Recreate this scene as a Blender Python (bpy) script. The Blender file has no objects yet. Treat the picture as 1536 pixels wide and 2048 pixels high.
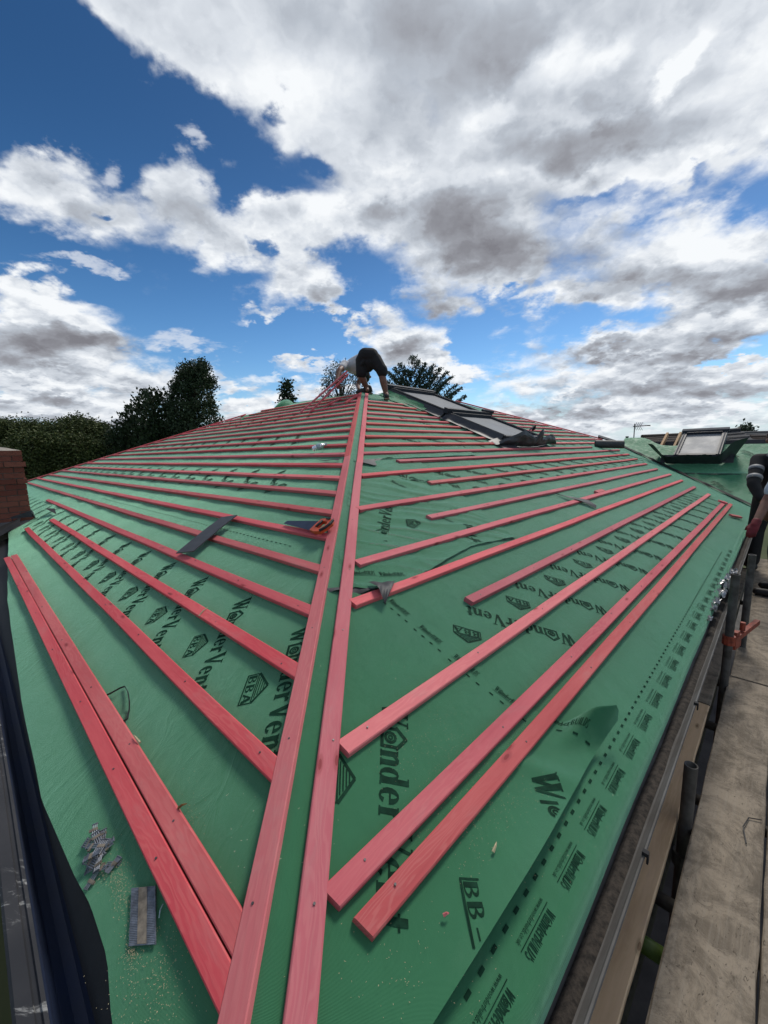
import bpy, bmesh, math, random
from mathutils import Vector, Matrix, noise
import numpy as np

random.seed(7)
sc = bpy.context.scene
C = sc.collection

# ------------------------------------------------------------------ camera
F_PX, CZ = 805.0, 3.45                      # focal length in 1536x2048 pixels, eye height over the ground
PITCH, ROLL = math.radians(8.54), math.radians(1.416)
cp, sp = math.cos(PITCH), math.sin(PITCH)
cr, sr = math.cos(ROLL), math.sin(ROLL)
M = np.array([[1, 0, 0], [0, -sp, cp], [0, -cp, -sp]]) @ np.array([[cr, -sr, 0], [sr, cr, 0], [0, 0, 1]])
cam_d = bpy.data.cameras.new('camera')
cam = bpy.data.objects.new('camera', cam_d)
C.objects.link(cam)
cam_d.sensor_fit = 'VERTICAL'
cam_d.sensor_height = 24
cam_d.lens = 24 * F_PX / 2048
cam_d.clip_start, cam_d.clip_end = 0.02, 6000
mw = Matrix.Identity(4)
for i in range(3):
    mw[i][0], mw[i][1], mw[i][2] = M[i, 0], -M[i, 1], -M[i, 2]
mw[2][3] = CZ
cam.matrix_world = mw
sc.camera = cam

# ------------------------------------------------------------------ view, sun
sc.view_settings.view_transform = 'Standard'
sc.view_settings.look = 'None'
sc.view_settings.exposure = 0.12
sc.view_settings.gamma = 1.0
sc.view_settings.use_curve_mapping = False
SUN_AZ, SUN_EL = math.radians(35), math.radians(52)     # ahead and to the right, behind the big cloud
sd = bpy.data.lights.new('sun', 'SUN')
sd.energy, sd.angle, sd.color = 2.2, math.radians(16), (1.0, 0.95, 0.87)
so = bpy.data.objects.new('sun', sd)
C.objects.link(so)
sun_dir = Vector((math.sin(SUN_AZ) * math.cos(SUN_EL), math.cos(SUN_AZ) * math.cos(SUN_EL), math.sin(SUN_EL)))
so.rotation_euler = sun_dir.to_track_quat('Z', 'Y').to_euler()


# ------------------------------------------------------------------ node helpers
class NT:
    def __init__(s, tree):
        s.t = tree

    def n(s, kind, **kw):
        nd = s.t.nodes.new(kind)
        for k, v in kw.items():
            if k == 'inp':
                for a, b in v.items():
                    if isinstance(b, bpy.types.NodeSocket):
                        s.t.links.new(b, nd.inputs[a])
                    else:
                        nd.inputs[a].default_value = b
            else:
                setattr(nd, k, v)
        return nd

    def math(s, op, a, b=0.0, c=None, clamp=False):
        nd = s.n('ShaderNodeMath', operation=op, use_clamp=clamp)
        for i, v in enumerate((a, b, c)):
            if v is None:
                continue
            if isinstance(v, bpy.types.NodeSocket):
                s.t.links.new(v, nd.inputs[i])
            else:
                nd.inputs[i].default_value = v
        return nd.outputs[0]

    def vmath(s, op, a, b=None, scale=None):
        nd = s.n('ShaderNodeVectorMath', operation=op)
        for i, v in enumerate((a, b)):
            if v is None:
                continue
            if isinstance(v, bpy.types.NodeSocket):
                s.t.links.new(v, nd.inputs[i])
            else:
                nd.inputs[i].default_value = v
        if scale is not None:
            nd.inputs['Scale'].default_value = scale
        return nd.outputs['Value'] if op in ('LENGTH', 'DOT_PRODUCT') else nd.outputs['Vector']

    def ramp(s, v, lo, hi, smooth=True, a=0.0, b=1.0):
        nd = s.n('ShaderNodeMapRange', interpolation_type='SMOOTHSTEP' if smooth else 'LINEAR')
        for k, x in (('Value', v), ('From Min', lo), ('From Max', hi), ('To Min', a), ('To Max', b)):
            if isinstance(x, bpy.types.NodeSocket):
                s.t.links.new(x, nd.inputs[k])
            else:
                nd.inputs[k].default_value = x
        return nd.outputs['Result']

    def mix(s, f, a, b):
        nd = s.n('ShaderNodeMix', data_type='RGBA')
        for i, v in ((0, f), (6, a), (7, b)):
            if isinstance(v, bpy.types.NodeSocket):
                s.t.links.new(v, nd.inputs[i])
            else:
                nd.inputs[i].default_value = (*v, 1) if hasattr(v, '__len__') and len(v) == 3 else v
        return nd.outputs[2]

    def noise(s, vec, scale, detail=4, rough=0.5, dist=0.0, col=False, kind='FBM'):
        nd = s.n('ShaderNodeTexNoise', noise_dimensions='3D')
        nd.noise_type = kind
        s.t.links.new(vec, nd.inputs['Vector'])
        nd.inputs['Scale'].default_value = scale
        nd.inputs['Detail'].default_value = detail
        nd.inputs['Roughness'].default_value = rough
        nd.inputs['Distortion'].default_value = dist
        return nd.outputs['Color' if col else 0]


# ------------------------------------------------------------------ sky with clouds
def px_uv(x, y):
    d = M @ np.array([(x - 768) / F_PX, (y - 1024) / F_PX, 1.0])
    return d[0] / d[1], d[2] / d[1]


# cumulus masses: centre, half axes, tilt (deg, clockwise) in units of the photograph, weight
CLOUDS = [
    (250, -30, 190, 60, 22, 1.0), (420, 60, 260, 85, 32, 1.0), (600, 60, 430, 170, 24, 1.3), (1100, 60, 680, 270, 0, 1.6), (780, 260, 300, 190, 28, 1.3),
    (1240, 260, 420, 125, -6, 1.3), (900, 420, 300, 150, 0, 1.3), (960, 480, 235, 115, 12, 1.2), (890, 590, 100, 50, 30, 1.0),
    (700, 430, 190, 80, 10, 1.1), (1370, 500, 330, 105, -3, 1.3), (1180, 590, 170, 45, 0, 1.0),
    (80, 365, 160, 80, 10, 1.1), (230, 420, 150, 66, 22, 1.0), (360, 400, 95, 80, 20, 1.0), (360, 370, 45, 62, 0, .9), (430, 460, 150, 62, 28, 1.0), (590, 420, 150, 70, -8, 1.0),
    (590, 475, 70, 40, 0, .7),
    (90, 640, 150, 88, 18, 1.3), (180, 705, 110, 60, 30, 1.1), (70, 730, 270, 75, 8, 1.2), (240, 765, 210, 62, 8, 1.0), (60, 820, 420, 46, 0, 1.0),
    (590, 560, 105, 52, 5, 1.0), (520, 610, 62, 14, -8, .6), (640, 590, 60, 30, 0, .8),
    (820, 690, 118, 72, 0, 1.1), (890, 735, 75, 30, 10, .9), (720, 660, 40, 26, 0, .6), (950, 640, 34, 36, -20, .7),
    (1240, 690, 250, 46, -8, 1.1), (1420, 640, 200, 80, -18, 1.1), (1300, 760, 380, 70, 0, 1.2), (1250, 835, 480, 50, 0, 1.2),
    (470, 780, 70, 22, 0, .9), (480, 825, 75, 24, 0, .9), (400, 770, 90, 40, 20, 1.0), (640, 795, 150, 26, -4, .7), (590, 740, 150, 12, -6, .35),
]
WISPS = [(150, 528, 125, 15, 10), (235, 548, 45, 14, 30), (370, 690, 105, 26, 5), (330, 690, 60, 30, -10), (640, 722, 90, 12, -6), (400, 285, 40, 18, 30), (225, 320, 36, 34, 40), (650, 745, 110, 24, -4)]
HOLES = [(1530, 362, 75, 26, -28), (1200, 386, 75, 11, -8), (1385, 348, 30, 14, -30), (1070, 640, 180, 30, -4), (965, 690, 50, 75, 25), (1035, 575, 50, 20, -28), (1480, 715, 80, 14, -4),
         (480, 330, 75, 42, 10), (560, 215, 30, 16, 10), (545, 480, 40, 14, 10), (215, 415, 26, 10, 0), (610, 300, 40, 18, 20), (300, 560, 120, 60, 20)]
GREYS = [(960, 490, 210, 85, 8, .95), (1030, 430, 130, 80, -10, .55), (760, 440, 70, 55, 0, .5), (900, 590, 120, 45, 12, .6), (110, 690, 190, 40, 10, .95), (60, 730, 120, 30, 8, .5), (1220, 545, 180, 50, 0, .45),
         (1480, 570, 210, 46, 2, .9), (1230, 270, 330, 60, -4, .6), (900, 110, 260, 210, 10, .32), (1300, 690, 230, 26, -4, .55), (1440, 690, 150, 30, -14, .7), (640, 592, 60, 24, 0, .6), (820, 700, 90, 36, 0, .6),
         (830, 735, 100, 16, 4, .4), (1150, 810, 200, 22, 0, .5), (1400, 790, 260, 26, 0, .6), (40, 790, 230, 14, 2, .5), (100, 850, 260, 16, 0, .6), (1320, 440, 120, 50, -20, .3), (200, 400, 140, 46, 20, .25), (430, 440, 110, 50, 30, .2),
         (1390, 150, 90, 60, -40, .4)]
LIGHTS = [(1130, 115, 110, 55, -25, .9), (1240, 80, 70, 30, -40, .6), (970, 210, 70, 30, -20, .4), (1370, 110, 110, 22, -48, .8), (1330, 165, 50, 20, -45, .5), (1420, 440, 170, 70, -10, .8), (1290, 405, 120, 40, -8, .6), (60, 590, 150, 40, 16, .5), (790, 380, 60, 50, 0, .5),
          (680, 400, 90, 50, 0, .3), (1400, 845, 300, 12, 0, .3), (900, 745, 70, 16, 8, .5), (1000, 530, 30, 60, 30, .2)]


def guide_map(n=384):
    """how much cloud, veil and shade there is in each part of the sky, from the ellipses above"""
    U0, U1, V0, V1 = -1.5, 1.5, -.25, 1.75
    U, V = np.meshgrid(np.linspace(U0, U1, n), np.linspace(V0, V1, n))

    def blob(cx, cy, rx, ry, rot, grow=1.0):
        u, v = px_uv(cx, cy)
        k = grow / F_PX * (1 + (cy - 1024) / F_PX * .15)
        c, s_ = math.cos(math.radians(rot)), math.sin(math.radians(rot))
        x, y = (U - u), (v - V)
        return 1 - np.sqrt(((x * c + y * s_) / (rx * k)) ** 2 + ((-x * s_ + y * c) / (ry * k)) ** 2)

    def smax(a, b, k):
        h = np.clip(.5 + .5 * (a - b) / k, 0, 1)
        return b + (a - b) * h + k * h * (1 - h)

    def sstep(x, lo, hi):
        q = np.clip((x - lo) / (hi - lo), 0, 1)
        return q * q * (3 - 2 * q)
    m = np.full_like(U, -1.0)
    for *q, w_ in CLOUDS:
        m = smax(m, np.maximum(blob(*q) * w_, -1), .22)
    m = np.clip(m, -1, 2)
    for q in HOLES:
        m = m - (m + .10) * sstep(blob(*q, 1.7), 0, .9)
    wi = np.full_like(U, -1.0)
    for q in WISPS:
        wi = np.maximum(wi, blob(*q))
    g = np.zeros_like(U)
    for *q, w_ in GREYS:
        g = np.maximum(g, w_ * sstep(blob(*q, 1.2), 0, .8))
    for *q, w_ in LIGHTS:
        g = g - w_ * sstep(blob(*q, 1.2), 0, .85)
    im = bpy.data.images.new('sky_guide', n, n, float_buffer=True)
    im.colorspace_settings.name = 'Non-Color'
    px = np.ones((n, n, 4), np.float32)
    px[..., 0], px[..., 1], px[..., 2] = (m + 1) / 3, np.clip((wi + 1) / 2, 0, 1), np.clip((g + 1) / 2, 0, 1)
    im.pixels.foreach_set(px.ravel())
    im.update()
    return im, (U0, U1, V0, V1)


world = bpy.data.worlds.new('World')
sc.world = world
world.use_nodes = True
wt = world.node_tree
wt.nodes.clear()
w = NT(wt)
SKY_K = 0.1
sky = w.n('ShaderNodeTexSky', sky_type='NISHITA', sun_disc=False)
sky.sun_elevation, sky.sun_rotation = SUN_EL, SUN_AZ
sky.altitude, sky.air_density, sky.dust_density, sky.ozone_density = 50, 1.0, 0.3, 2.5
D = w.n('ShaderNodeTexCoord').outputs['Generated']
dirv = w.vmath('NORMALIZE', D)
sep = w.n('ShaderNodeSeparateXYZ', inp={0: dirv})
dx, dy, dz = sep.outputs
front = w.ramp(dy, 0.08, 0.22)
yy = w.math('MAXIMUM', dy, 0.08)
uu, vv = w.math('DIVIDE', dx, yy), w.math('DIVIDE', dz, yy)
zz = w.math('ADD', w.math('MAXIMUM', dz, 0.0), 0.32)
lay = w.n('ShaderNodeCombineXYZ', inp={0: w.math('DIVIDE', dx, zz), 1: w.math('DIVIDE', dy, zz), 2: 0.0}).outputs[0]
uv = w.n('ShaderNodeCombineXYZ', inp={0: uu, 1: vv, 2: 0.0}).outputs[0]
# domain warp so that no outline keeps the shape of its guide
wn1 = w.noise(lay, 3.2, 5, .62, 0, True)
wn2 = w.noise(lay, 11.0, 5, .62, 0, True)
warp = w.vmath('ADD', w.vmath('SCALE', w.vmath('SUBTRACT', wn1, (.5, .5, .5)), scale=.20), w.vmath('SCALE', w.vmath('SUBTRACT', wn2, (.5, .5, .5)), scale=.09))
uvw = w.vmath('ADD', uv, warp)
gim, (U0, U1, V0, V1) = guide_map()
gt = w.n('ShaderNodeTexImage', image=gim, extension='EXTEND', interpolation='Cubic')
wt.links.new(w.vmath('MULTIPLY', w.vmath('SUBTRACT', uvw, (U0, V0, 0)), (1 / (U1 - U0), 1 / (V1 - V0), 1)), gt.inputs[0])
gr, gg, gb = w.n('ShaderNodeSeparateColor', inp={0: gt.outputs[0]}).outputs
g_mass = w.math('MULTIPLY_ADD', gr, 3.0, -1.0)
g_wisp = w.math('MULTIPLY_ADD', gg, 2.0, -1.0)
g_grey = w.math('MULTIPLY_ADD', gb, 2.0, -1.0)
gen = w.math('SUBTRACT', w.noise(lay, 1.3, 3, .5), .47)
gen = w.math('MULTIPLY', gen, 3.0)
mass = w.n('ShaderNodeMix', data_type='FLOAT', inp={0: front, 2: gen, 3: g_mass}).outputs[0]
# above and beside the view the broken cover goes on
side = w.ramp(w.math('MAXIMUM', w.math('ABSOLUTE', uu), w.math('MULTIPLY', vv, .72)), 1.05, 1.35)
mass = w.n('ShaderNodeMix', data_type='FLOAT', inp={0: side, 2: mass, 3: gen}).outputs[0]


def billow(vec):
    """puffy detail: inverted cells over a fractal"""
    v1 = w.n('ShaderNodeTexVoronoi', feature='SMOOTH_F1', voronoi_dimensions='2D', normalize=True)
    wt.links.new(vec, v1.inputs['Vector'])
    v1.inputs['Scale'].default_value = 5.5
    v1.inputs['Detail'].default_value = 3.5
    v1.inputs['Roughness'].default_value = .52
    v1.inputs['Lacunarity'].default_value = 2.1
    v1.inputs['Smoothness'].default_value = .35
    return w.math('SUBTRACT', .42, v1.outputs['Distance'])


lay_w = w.vmath('ADD', lay, w.vmath('SCALE', w.vmath('SUBTRACT', wn2, (.5, .5, .5)), scale=.12))
bil = billow(lay_w)
fb = w.math('SUBTRACT', w.noise(lay, 4.5, 9, .55, .25), .5)
dens = w.math('ADD', mass, w.math('ADD', w.math('MULTIPLY', bil, .85), w.math('MULTIPLY', fb, 1.25)))
edge = w.ramp(w.noise(lay, 1.9, 2, .5), .35, .65, True, .30, .95)      # crisp heads here, frayed ones there
alpha = w.ramp(dens, .0, edge)
# thin veils
wf = w.noise(w.vmath('MULTIPLY', lay, (1.0, 2.2, 1)), 6.0, 8, .65, .6)
wisp = w.math('ADD', g_wisp, w.math('MULTIPLY', w.math('SUBTRACT', wf, .5), 2.2))
walpha = w.math('MULTIPLY', w.math('MULTIPLY', w.ramp(wisp, .05, .9), front), .62)
# shade: the same density a little nearer to the sun
up = w.vmath('ADD', lay_w, w.vmath('SCALE', w.n('ShaderNodeCombineXYZ', inp={0: dx, 1: dy, 2: 0.0}).outputs[0], scale=-.07))
rel = w.math('SUBTRACT', billow(up), bil)
fb2 = w.math('SUBTRACT', w.noise(w.vmath('ADD', lay, w.vmath('SCALE', w.n('ShaderNodeCombineXYZ', inp={0: dx, 1: dy, 2: 0.0}).outputs[0], scale=-.05)), 4.5, 5, .5, .25), .5)
rel2 = w.math('SUBTRACT', fb2, fb)
soft = w.math('SUBTRACT', w.noise(lay, 2.6, 4, .55), .5)
thick = w.ramp(dens, .25, 1.5)
gsh = w.math('ADD', g_grey, w.math('MULTIPLY', w.math('ADD', w.math('MULTIPLY', bil, 1.3), w.math('MULTIPLY', fb, 1.0)), w.ramp(g_grey, .0, .3)))
gsh = w.math('MINIMUM', w.math('MULTIPLY', gsh, .80), .95)
grey = w.math('ADD', w.math('MULTIPLY', thick, .26), w.math('MULTIPLY', w.math('MULTIPLY', gsh, front), .60))
grey = w.math('ADD', grey, w.math('MULTIPLY', soft, .45))
calm = w.ramp(dz, .25, .75, True, 1.0, .45)                          # seen from below the deck is smoother
grey = w.math('ADD', grey, w.math('MULTIPLY', w.math('MULTIPLY', rel, 1.55), calm))
grey = w.math('ADD', grey, w.math('MULTIPLY', rel2, .6))
grey = w.math('ADD', grey, .13)
cr_ = w.n('ShaderNodeValToRGB')
wt.links.new(grey, cr_.inputs[0])
el = cr_.color_ramp.elements
el[0].position, el[0].color = 0.0, (0.86, 0.885, 0.91, 1)
el[1].position, el[1].color = 1.0, (0.20, 0.20, 0.225, 1)
for p_, c_ in ((.22, (.66, .70, .755)), (.45, (.45, .49, .55)), (.72, (.29, .30, .335))):
    e = el.new(p_)
    e.color = (*c_, 1)
cloud = w.vmath('SCALE', cr_.outputs[0], scale=1 / SKY_K)
gm = w.n('ShaderNodeGamma', inp={0: w.vmath('SCALE', sky.outputs[0], scale=.1), 1: 1.12}).outputs[0]
blue = w.n('ShaderNodeHueSaturation', inp={'Color': gm, 'Saturation': 1.22, 'Value': 6.6}).outputs[0]
lowb = w.ramp(dz, .08, .62, True, 1.75, 1.0)
blue = w.n('ShaderNodeMix', data_type='RGBA', blend_type='MULTIPLY', inp={0: 1.0, 6: blue, 7: w.n('ShaderNodeCombineColor', inp={0: w.math('MULTIPLY', lowb, .92), 1: w.math('MULTIPLY', lowb, .98), 2: lowb}).outputs[0]}).outputs[2]
hz = w.ramp(dz, .0, .12, True, 1.0, 0.0)                              # pale air low down
blue = w.mix(w.math('MULTIPLY', hz, .85), blue, (4.9, 6.0, 7.4))
c1 = w.mix(walpha, blue, (7.6, 7.9, 8.4))
c2 = w.mix(alpha, c1, cloud)
bg = w.n('ShaderNodeBackground', inp={'Color': c2, 'Strength': SKY_K})
wo = w.n('ShaderNodeOutputWorld')
wt.links.new(bg.outputs[0], wo.inputs[0])
world.cycles.sampling_method = 'MANUAL'
world.cycles.sample_map_resolution = 512

# ------------------------------------------------------------------ materials
def material(name, rough=.6, metal=0.0, spec=.5):
    m = bpy.data.materials.new(name)
    m.use_nodes = True
    t = m.node_tree
    b = t.nodes['Principled BSDF']
    b.inputs['Roughness'].default_value = rough
    b.inputs['Metallic'].default_value = metal
    b.inputs['Specular IOR Level'].default_value = spec
    n = NT(t)
    co = n.n('ShaderNodeTexCoord')
    return m, n, b, co.outputs['Object']


def set_col(n, b, c):
    n.t.links.new(c, b.inputs['Base Color'])


def bump(n, b, h, strength=.3, dist=.002):
    bp = n.n('ShaderNodeBump', inp={'Strength': strength, 'Distance': dist, 'Height': h})
    n.t.links.new(bp.outputs[0], b.inputs['Normal'])


def simple(name, col, rough=.6, var=.15, scale=8.0, metal=0.0, bmp=.0, col2=None, bscale=40.0, spec=.5):
    """one colour with mottling and a little relief"""
    m, n, b, co = material(name, rough, metal, spec)
    f = n.ramp(n.noise(co, scale, 6, .6), .3, .7)
    c2 = col2 or tuple(x * (1 - var * 2) for x in col)
    set_col(n, b, n.mix(f, col, c2))
    if bmp:
        bump(n, b, n.noise(co, bscale, 4, .6), bmp)
    return m


MAT = {}


def make_membrane(name, base, dark):
    m, n, b, co = material(name, .62, 0, .20)
    big = n.ramp(n.noise(co, 1.1, 5, .6), .25, .75)
    mid = n.ramp(n.noise(co, 9.0, 6, .65), .35, .75)
    c = n.mix(n.math('MULTIPLY', big, .55), base, dark)
    c = n.mix(n.math('MULTIPLY', mid, .22), c, tuple(x * 1.35 for x in base))
    # pale foot dust and sawdust, rubbed in streaks down the slope
    st = n.ramp(n.noise(n.vmath('MULTIPLY', co, (1.0, .35, 1)), 5.0, 8, .7, .4), .56, .82)
    c = n.mix(n.math('MULTIPLY', st, .26), c, (.17, .30, .19))
    sp = n.n('ShaderNodeTexVoronoi', feature='F1', inp={'Vector': n.vmath('ADD', co, n.vmath('SCALE', n.noise(co, 30, 2, .5, 0, True), scale=.05)), 'Scale': 75.0})
    dot = n.math('LESS_THAN', sp.outputs['Distance'], .13)
    where = n.ramp(n.noise(co, 2.6, 4, .7), .52, .66)
    keep = n.math('GREATER_THAN', n.n('ShaderNodeSeparateColor', inp={0: sp.outputs['Color']}).outputs[0], .62)
    c = n.mix(n.math('MULTIPLY', n.math('MULTIPLY', dot, where), n.math('MULTIPLY', keep, .75)), c, (.52, .50, .36))
    set_col(n, b, c)
    # woven backing: fine cross grain, plus soft buckles
    wv = n.n('ShaderNodeTexWave', wave_type='BANDS', bands_direction='X', inp={'Vector': co, 'Scale': 210.0, 'Distortion': .4})
    wv2 = n.n('ShaderNodeTexWave', wave_type='BANDS', bands_direction='Y', inp={'Vector': co, 'Scale': 210.0, 'Distortion': .4})
    weave = n.math('MULTIPLY', n.math('ADD', wv.outputs['Fac'], wv2.outputs['Fac']), .10)
    soft = n.noise(n.vmath('MULTIPLY', co, (1.0, .5, 1)), 3.2, 4, .55, .5)
    cq = n.noise(n.vmath('ADD', n.vmath('MULTIPLY', co, (1.0, .32, 1.0)), n.vmath('SCALE', n.noise(co, 1.4, 3, .5, 0, True), scale=.5)), 9.0, 4, .5, .8)
    crease = n.math('MULTIPLY', n.math('POWER', n.math('SUBTRACT', 1.0, n.math('ABSOLUTE', n.math('MULTIPLY_ADD', cq, 2.0, -1.0))), 5.0), n.ramp(n.noise(co, .9, 3, .5), .42, .62))
    bump(n, b, n.math('ADD', weave, n.math('ADD', n.math('MULTIPLY', soft, 4.5), n.math('MULTIPLY', crease, .55))), .6, .007)
    n.t.links.new(n.ramp(n.noise(co, 14, 4, .6), .2, .8, True, .48, .70), b.inputs['Roughness'])
    b.inputs['Sheen Weight'].default_value = 1.0
    b.inputs['Sheen Roughness'].default_value = .38
    b.inputs['Sheen Tint'].default_value = (.52, 1.0, .72, 1)
    return m


GREEN, GREEN_D = (.041, .180, .080), (.030, .142, .063)
MAT['membrane'] = make_membrane('membrane_green', GREEN, GREEN_D)
MAT['print'] = simple('print_ink', (.010, .050, .027), .75, .25, 30, spec=.08)
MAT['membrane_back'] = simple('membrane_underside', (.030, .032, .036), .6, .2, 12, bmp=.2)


def make_wood(name, base, deep, pale, grain=1.0):
    m, n, b, co = material(name, .68, 0, .15)
    oi = n.n('ShaderNodeObjectInfo')
    rnd = oi.outputs['Random']
    off = n.n('ShaderNodeCombineXYZ', inp={0: n.math('MULTIPLY', rnd, 37.0), 1: n.math('MULTIPLY', rnd, 11.0), 2: n.math('MULTIPLY', rnd, 5.0)}).outputs[0]
    p = n.vmath('ADD', co, off)
    # growth rings stretched along the stick (object x)
    st = n.vmath('MULTIPLY', p, (.8, 11.0, 16.0))
    wob = n.noise(n.vmath('MULTIPLY', p, (1.6, 9.0, 9.0)), 1.0, 4, .6)
    ring = n.n('ShaderNodeTexWave', wave_type='BANDS', bands_direction='Y', wave_profile='SIN',
               inp={'Vector': n.vmath('ADD', st, n.n('ShaderNodeCombineXYZ', inp={0: 0.0, 1: n.math('MULTIPLY', wob, 3.2), 2: 0.0}).outputs[0]), 'Scale': 1.5 * grain, 'Distortion': 5.0, 'Detail': 4.0, 'Detail Scale': .6})
    fib = n.noise(n.vmath('MULTIPLY', p, (3.0, 130.0, 130.0)), 1.0, 5, .65)
    blot = n.ramp(n.noise(n.vmath('MULTIPLY', p, (1.4, 9.0, 9.0)), 1.0, 5, .6), .3, .72)
    c = n.mix(blot, base, deep)
    c = n.mix(n.math('MULTIPLY', n.ramp(ring.outputs['Fac'], .35, 1.0), n.ramp(n.noise(p, 1.3, 2, .5), .4, .65, True, .04, .24)), c, pale)
    c = n.mix(n.math('MULTIPLY', n.ramp(fib, .5, .8), .2), c, tuple(x * .66 for x in deep))
    hv = n.n('ShaderNodeHueSaturation', inp={'Color': c, 'Value': n.ramp(rnd, 0, 1, False, .74, 1.14), 'Saturation': n.ramp(n.math('FRACT', n.math('MULTIPLY', rnd, 7.3)), 0, 1, False, .90, 1.06), 'Hue': n.ramp(n.math('FRACT', n.math('MULTIPLY', rnd, 3.7)), 0, 1, False, .492, .504)})
    c = hv.outputs[0]
    # knots, sparse, longer than wide
    kv = n.n('ShaderNodeTexVoronoi', feature='F1', voronoi_dimensions='2D', inp={'Vector': n.vmath('MULTIPLY', n.vmath('ADD', p, n.vmath('SCALE', n.noise(p, 22, 2, .5, 0, True), scale=.008)), (4.2, 13.0, 1.0)), 'Scale': 1.0, 'Randomness': 1.0})
    kd = kv.outputs['Distance']
    kk = n.math('LESS_THAN', n.n('ShaderNodeSeparateColor', inp={0: kv.outputs['Color']}).outputs[0], .34)
    c = n.mix(n.math('MULTIPLY', n.math('MULTIPLY', n.ramp(kd, .16, .09), .45), kk), c, tuple(x * .55 for x in deep))
    c = n.mix(n.math('MULTIPLY', n.math('MULTIPLY', n.ramp(kd, .075, .055), .65), kk), c, (deep[0] * .38, deep[1] * .3, deep[2] * .3))
    # grey scuffs and weathering
    sc_ = n.ramp(n.noise(n.vmath('MULTIPLY', p, (2.2, 7.0, 7.0)), 1.6, 6, .7, .6), .50, .72)
    c = n.mix(n.math('MULTIPLY', sc_, .20), c, (base[0] * .62, base[0] * .40, base[0] * .37))
    set_col(n, b, c)
    bump(n, b, n.math('ADD', fib, n.math('MULTIPLY', ring.outputs['Fac'], .25)), .3, .0012)
    return m


MAT['batten'] = make_wood('red_treated_softwood', (.70, .150, .150), (.58, .100, .108), (.76, .27, .235))
MAT['plank'] = make_wood('weathered_plank', (.62, .43, .23), (.42, .28, .14), (.68, .50, .30), .8)
MAT['timber'] = make_wood('new_timber', (.52, .33, .16), (.40, .24, .11), (.60, .42, .24))


def make_scaffold_board():
    m, n, b, co = material('scaffold_board_wood', .85, 0, .2)
    oi = n.n('ShaderNodeObjectInfo')
    p = n.vmath('ADD', co, n.n('ShaderNodeCombineXYZ', inp={0: n.math('MULTIPLY', oi.outputs['Random'], 23.0), 1: 0.0, 2: 0.0}).outputs[0])
    fib = n.noise(n.vmath('MULTIPLY', p, (2.5, 60.0, 60.0)), 1.0, 6, .7)
    dirt = n.ramp(n.noise(p, 7.0, 8, .76, .8), .40, .64)
    stain = n.ramp(n.noise(p, 19.0, 6, .7, 1.2), .55, .75)
    gouge = n.ramp(n.noise(n.vmath('MULTIPLY', p, (1.0, 3.0, 1)), 34.0, 4, .7, 1.5), .62, .72)
    c = n.mix(dirt, (.30, .25, .19), (.16, .132, .10))
    c = n.mix(n.math('MULTIPLY', n.ramp(fib, .45, .8), .45), c, (.33, .29, .235))
    c = n.mix(n.math('MULTIPLY', stain, .75), c, (.085, .068, .052))
    mud = n.ramp(n.noise(n.vmath('MULTIPLY', p, (1.0, 1.6, 1)), 3.2, 7, .75, 1.0), .50, .66)
    c = n.mix(n.math('MULTIPLY', mud, .55), c, (.10, .085, .065))
    c = n.mix(n.math('MULTIPLY', gouge, .7), c, (.035, .028, .022))
    set_col(n, b, c)
    bump(n, b, n.math('SUBTRACT', n.math('ADD', fib, n.math('MULTIPLY', dirt, .6)), n.math('MULTIPLY', gouge, 1.2)), .7, .004)
    return m


MAT['board'] = make_scaffold_board()
MAT['slate'] = simple('dark_board', (.026, .027, .030), .55, .25, 14, bmp=.15, col2=(.045, .045, .048))
MAT['lead'] = simple('flashing_grey', (.045, .048, .054), .5, .25, 7, bmp=.25, bscale=14, col2=(.028, .030, .035))
MAT['leadroll'] = simple('roll_grey', (.058, .064, .062), .6, .2, 10, bmp=.2, col2=(.042, .047, .046))
MAT['frame'] = simple('window_frame_grey', (.040, .045, .055), .5, .12, 6, spec=.15)
MAT['framelight'] = simple('window_cover_grey', (.085, .092, .105), .7, .1, 6, spec=.08)
MAT['steel'] = simple('galvanised_steel', (.11, .108, .102), .6, .3, 16, metal=.4, bmp=.3, col2=(.055, .05, .046))
MAT['nail'] = simple('nail_steel', (.24, .26, .30), .5, .25, 60, metal=.35)
MAT['nailhead'] = simple('nail_head', (.14, .13, .13), .5, .2, 60, metal=.6)
MAT['collate'] = simple('collating_strip', (.24, .20, .15), .7, .3, 60, bmp=.2)
MAT['orange'] = simple('orange_plastic', (.62, .085, .020), .42, .12, 20)
MAT['couplerred'] = simple('orange_paint', (.34, .060, .028), .65, .3, 25, bmp=.3)
MAT['rubber'] = simple('black_rubber', (.018, .018, .02), .6, .2, 30)
MAT['blade'] = simple('blue_coated_blade', (.035, .045, .075), .36, .2, 12, metal=.5)
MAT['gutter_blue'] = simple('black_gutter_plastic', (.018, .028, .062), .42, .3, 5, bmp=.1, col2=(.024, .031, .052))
MAT['felt'] = simple('black_felt', (.010, .010, .011), .8, .2, 20, bmp=.3)
MAT['gutter_grey'] = simple('grey_gutter_plastic', (.15, .145, .14), .7, .25, 6, bmp=.3, col2=(.10, .092, .085), spec=.2)
MAT['debris'] = simple('gutter_dirt', (.060, .048, .038), .95, .4, 60, bmp=1.0, bscale=120)
MAT['foil'] = simple('torn_foil', (.42, .42, .43), .32, .3, 22, metal=.7, bmp=.6)
MAT['white'] = simple('white_board', (.62, .63, .64), .6, .06, 4)
MAT['skin'] = simple('skin_tanned', (.20, .092, .058), .55, .12, 14, col2=(.15, .068, .042))
MAT['tshirt'] = simple('pale_grey_cotton', (.56, .56, .58), .85, .06, 10, bmp=.5, bscale=18)
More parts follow.
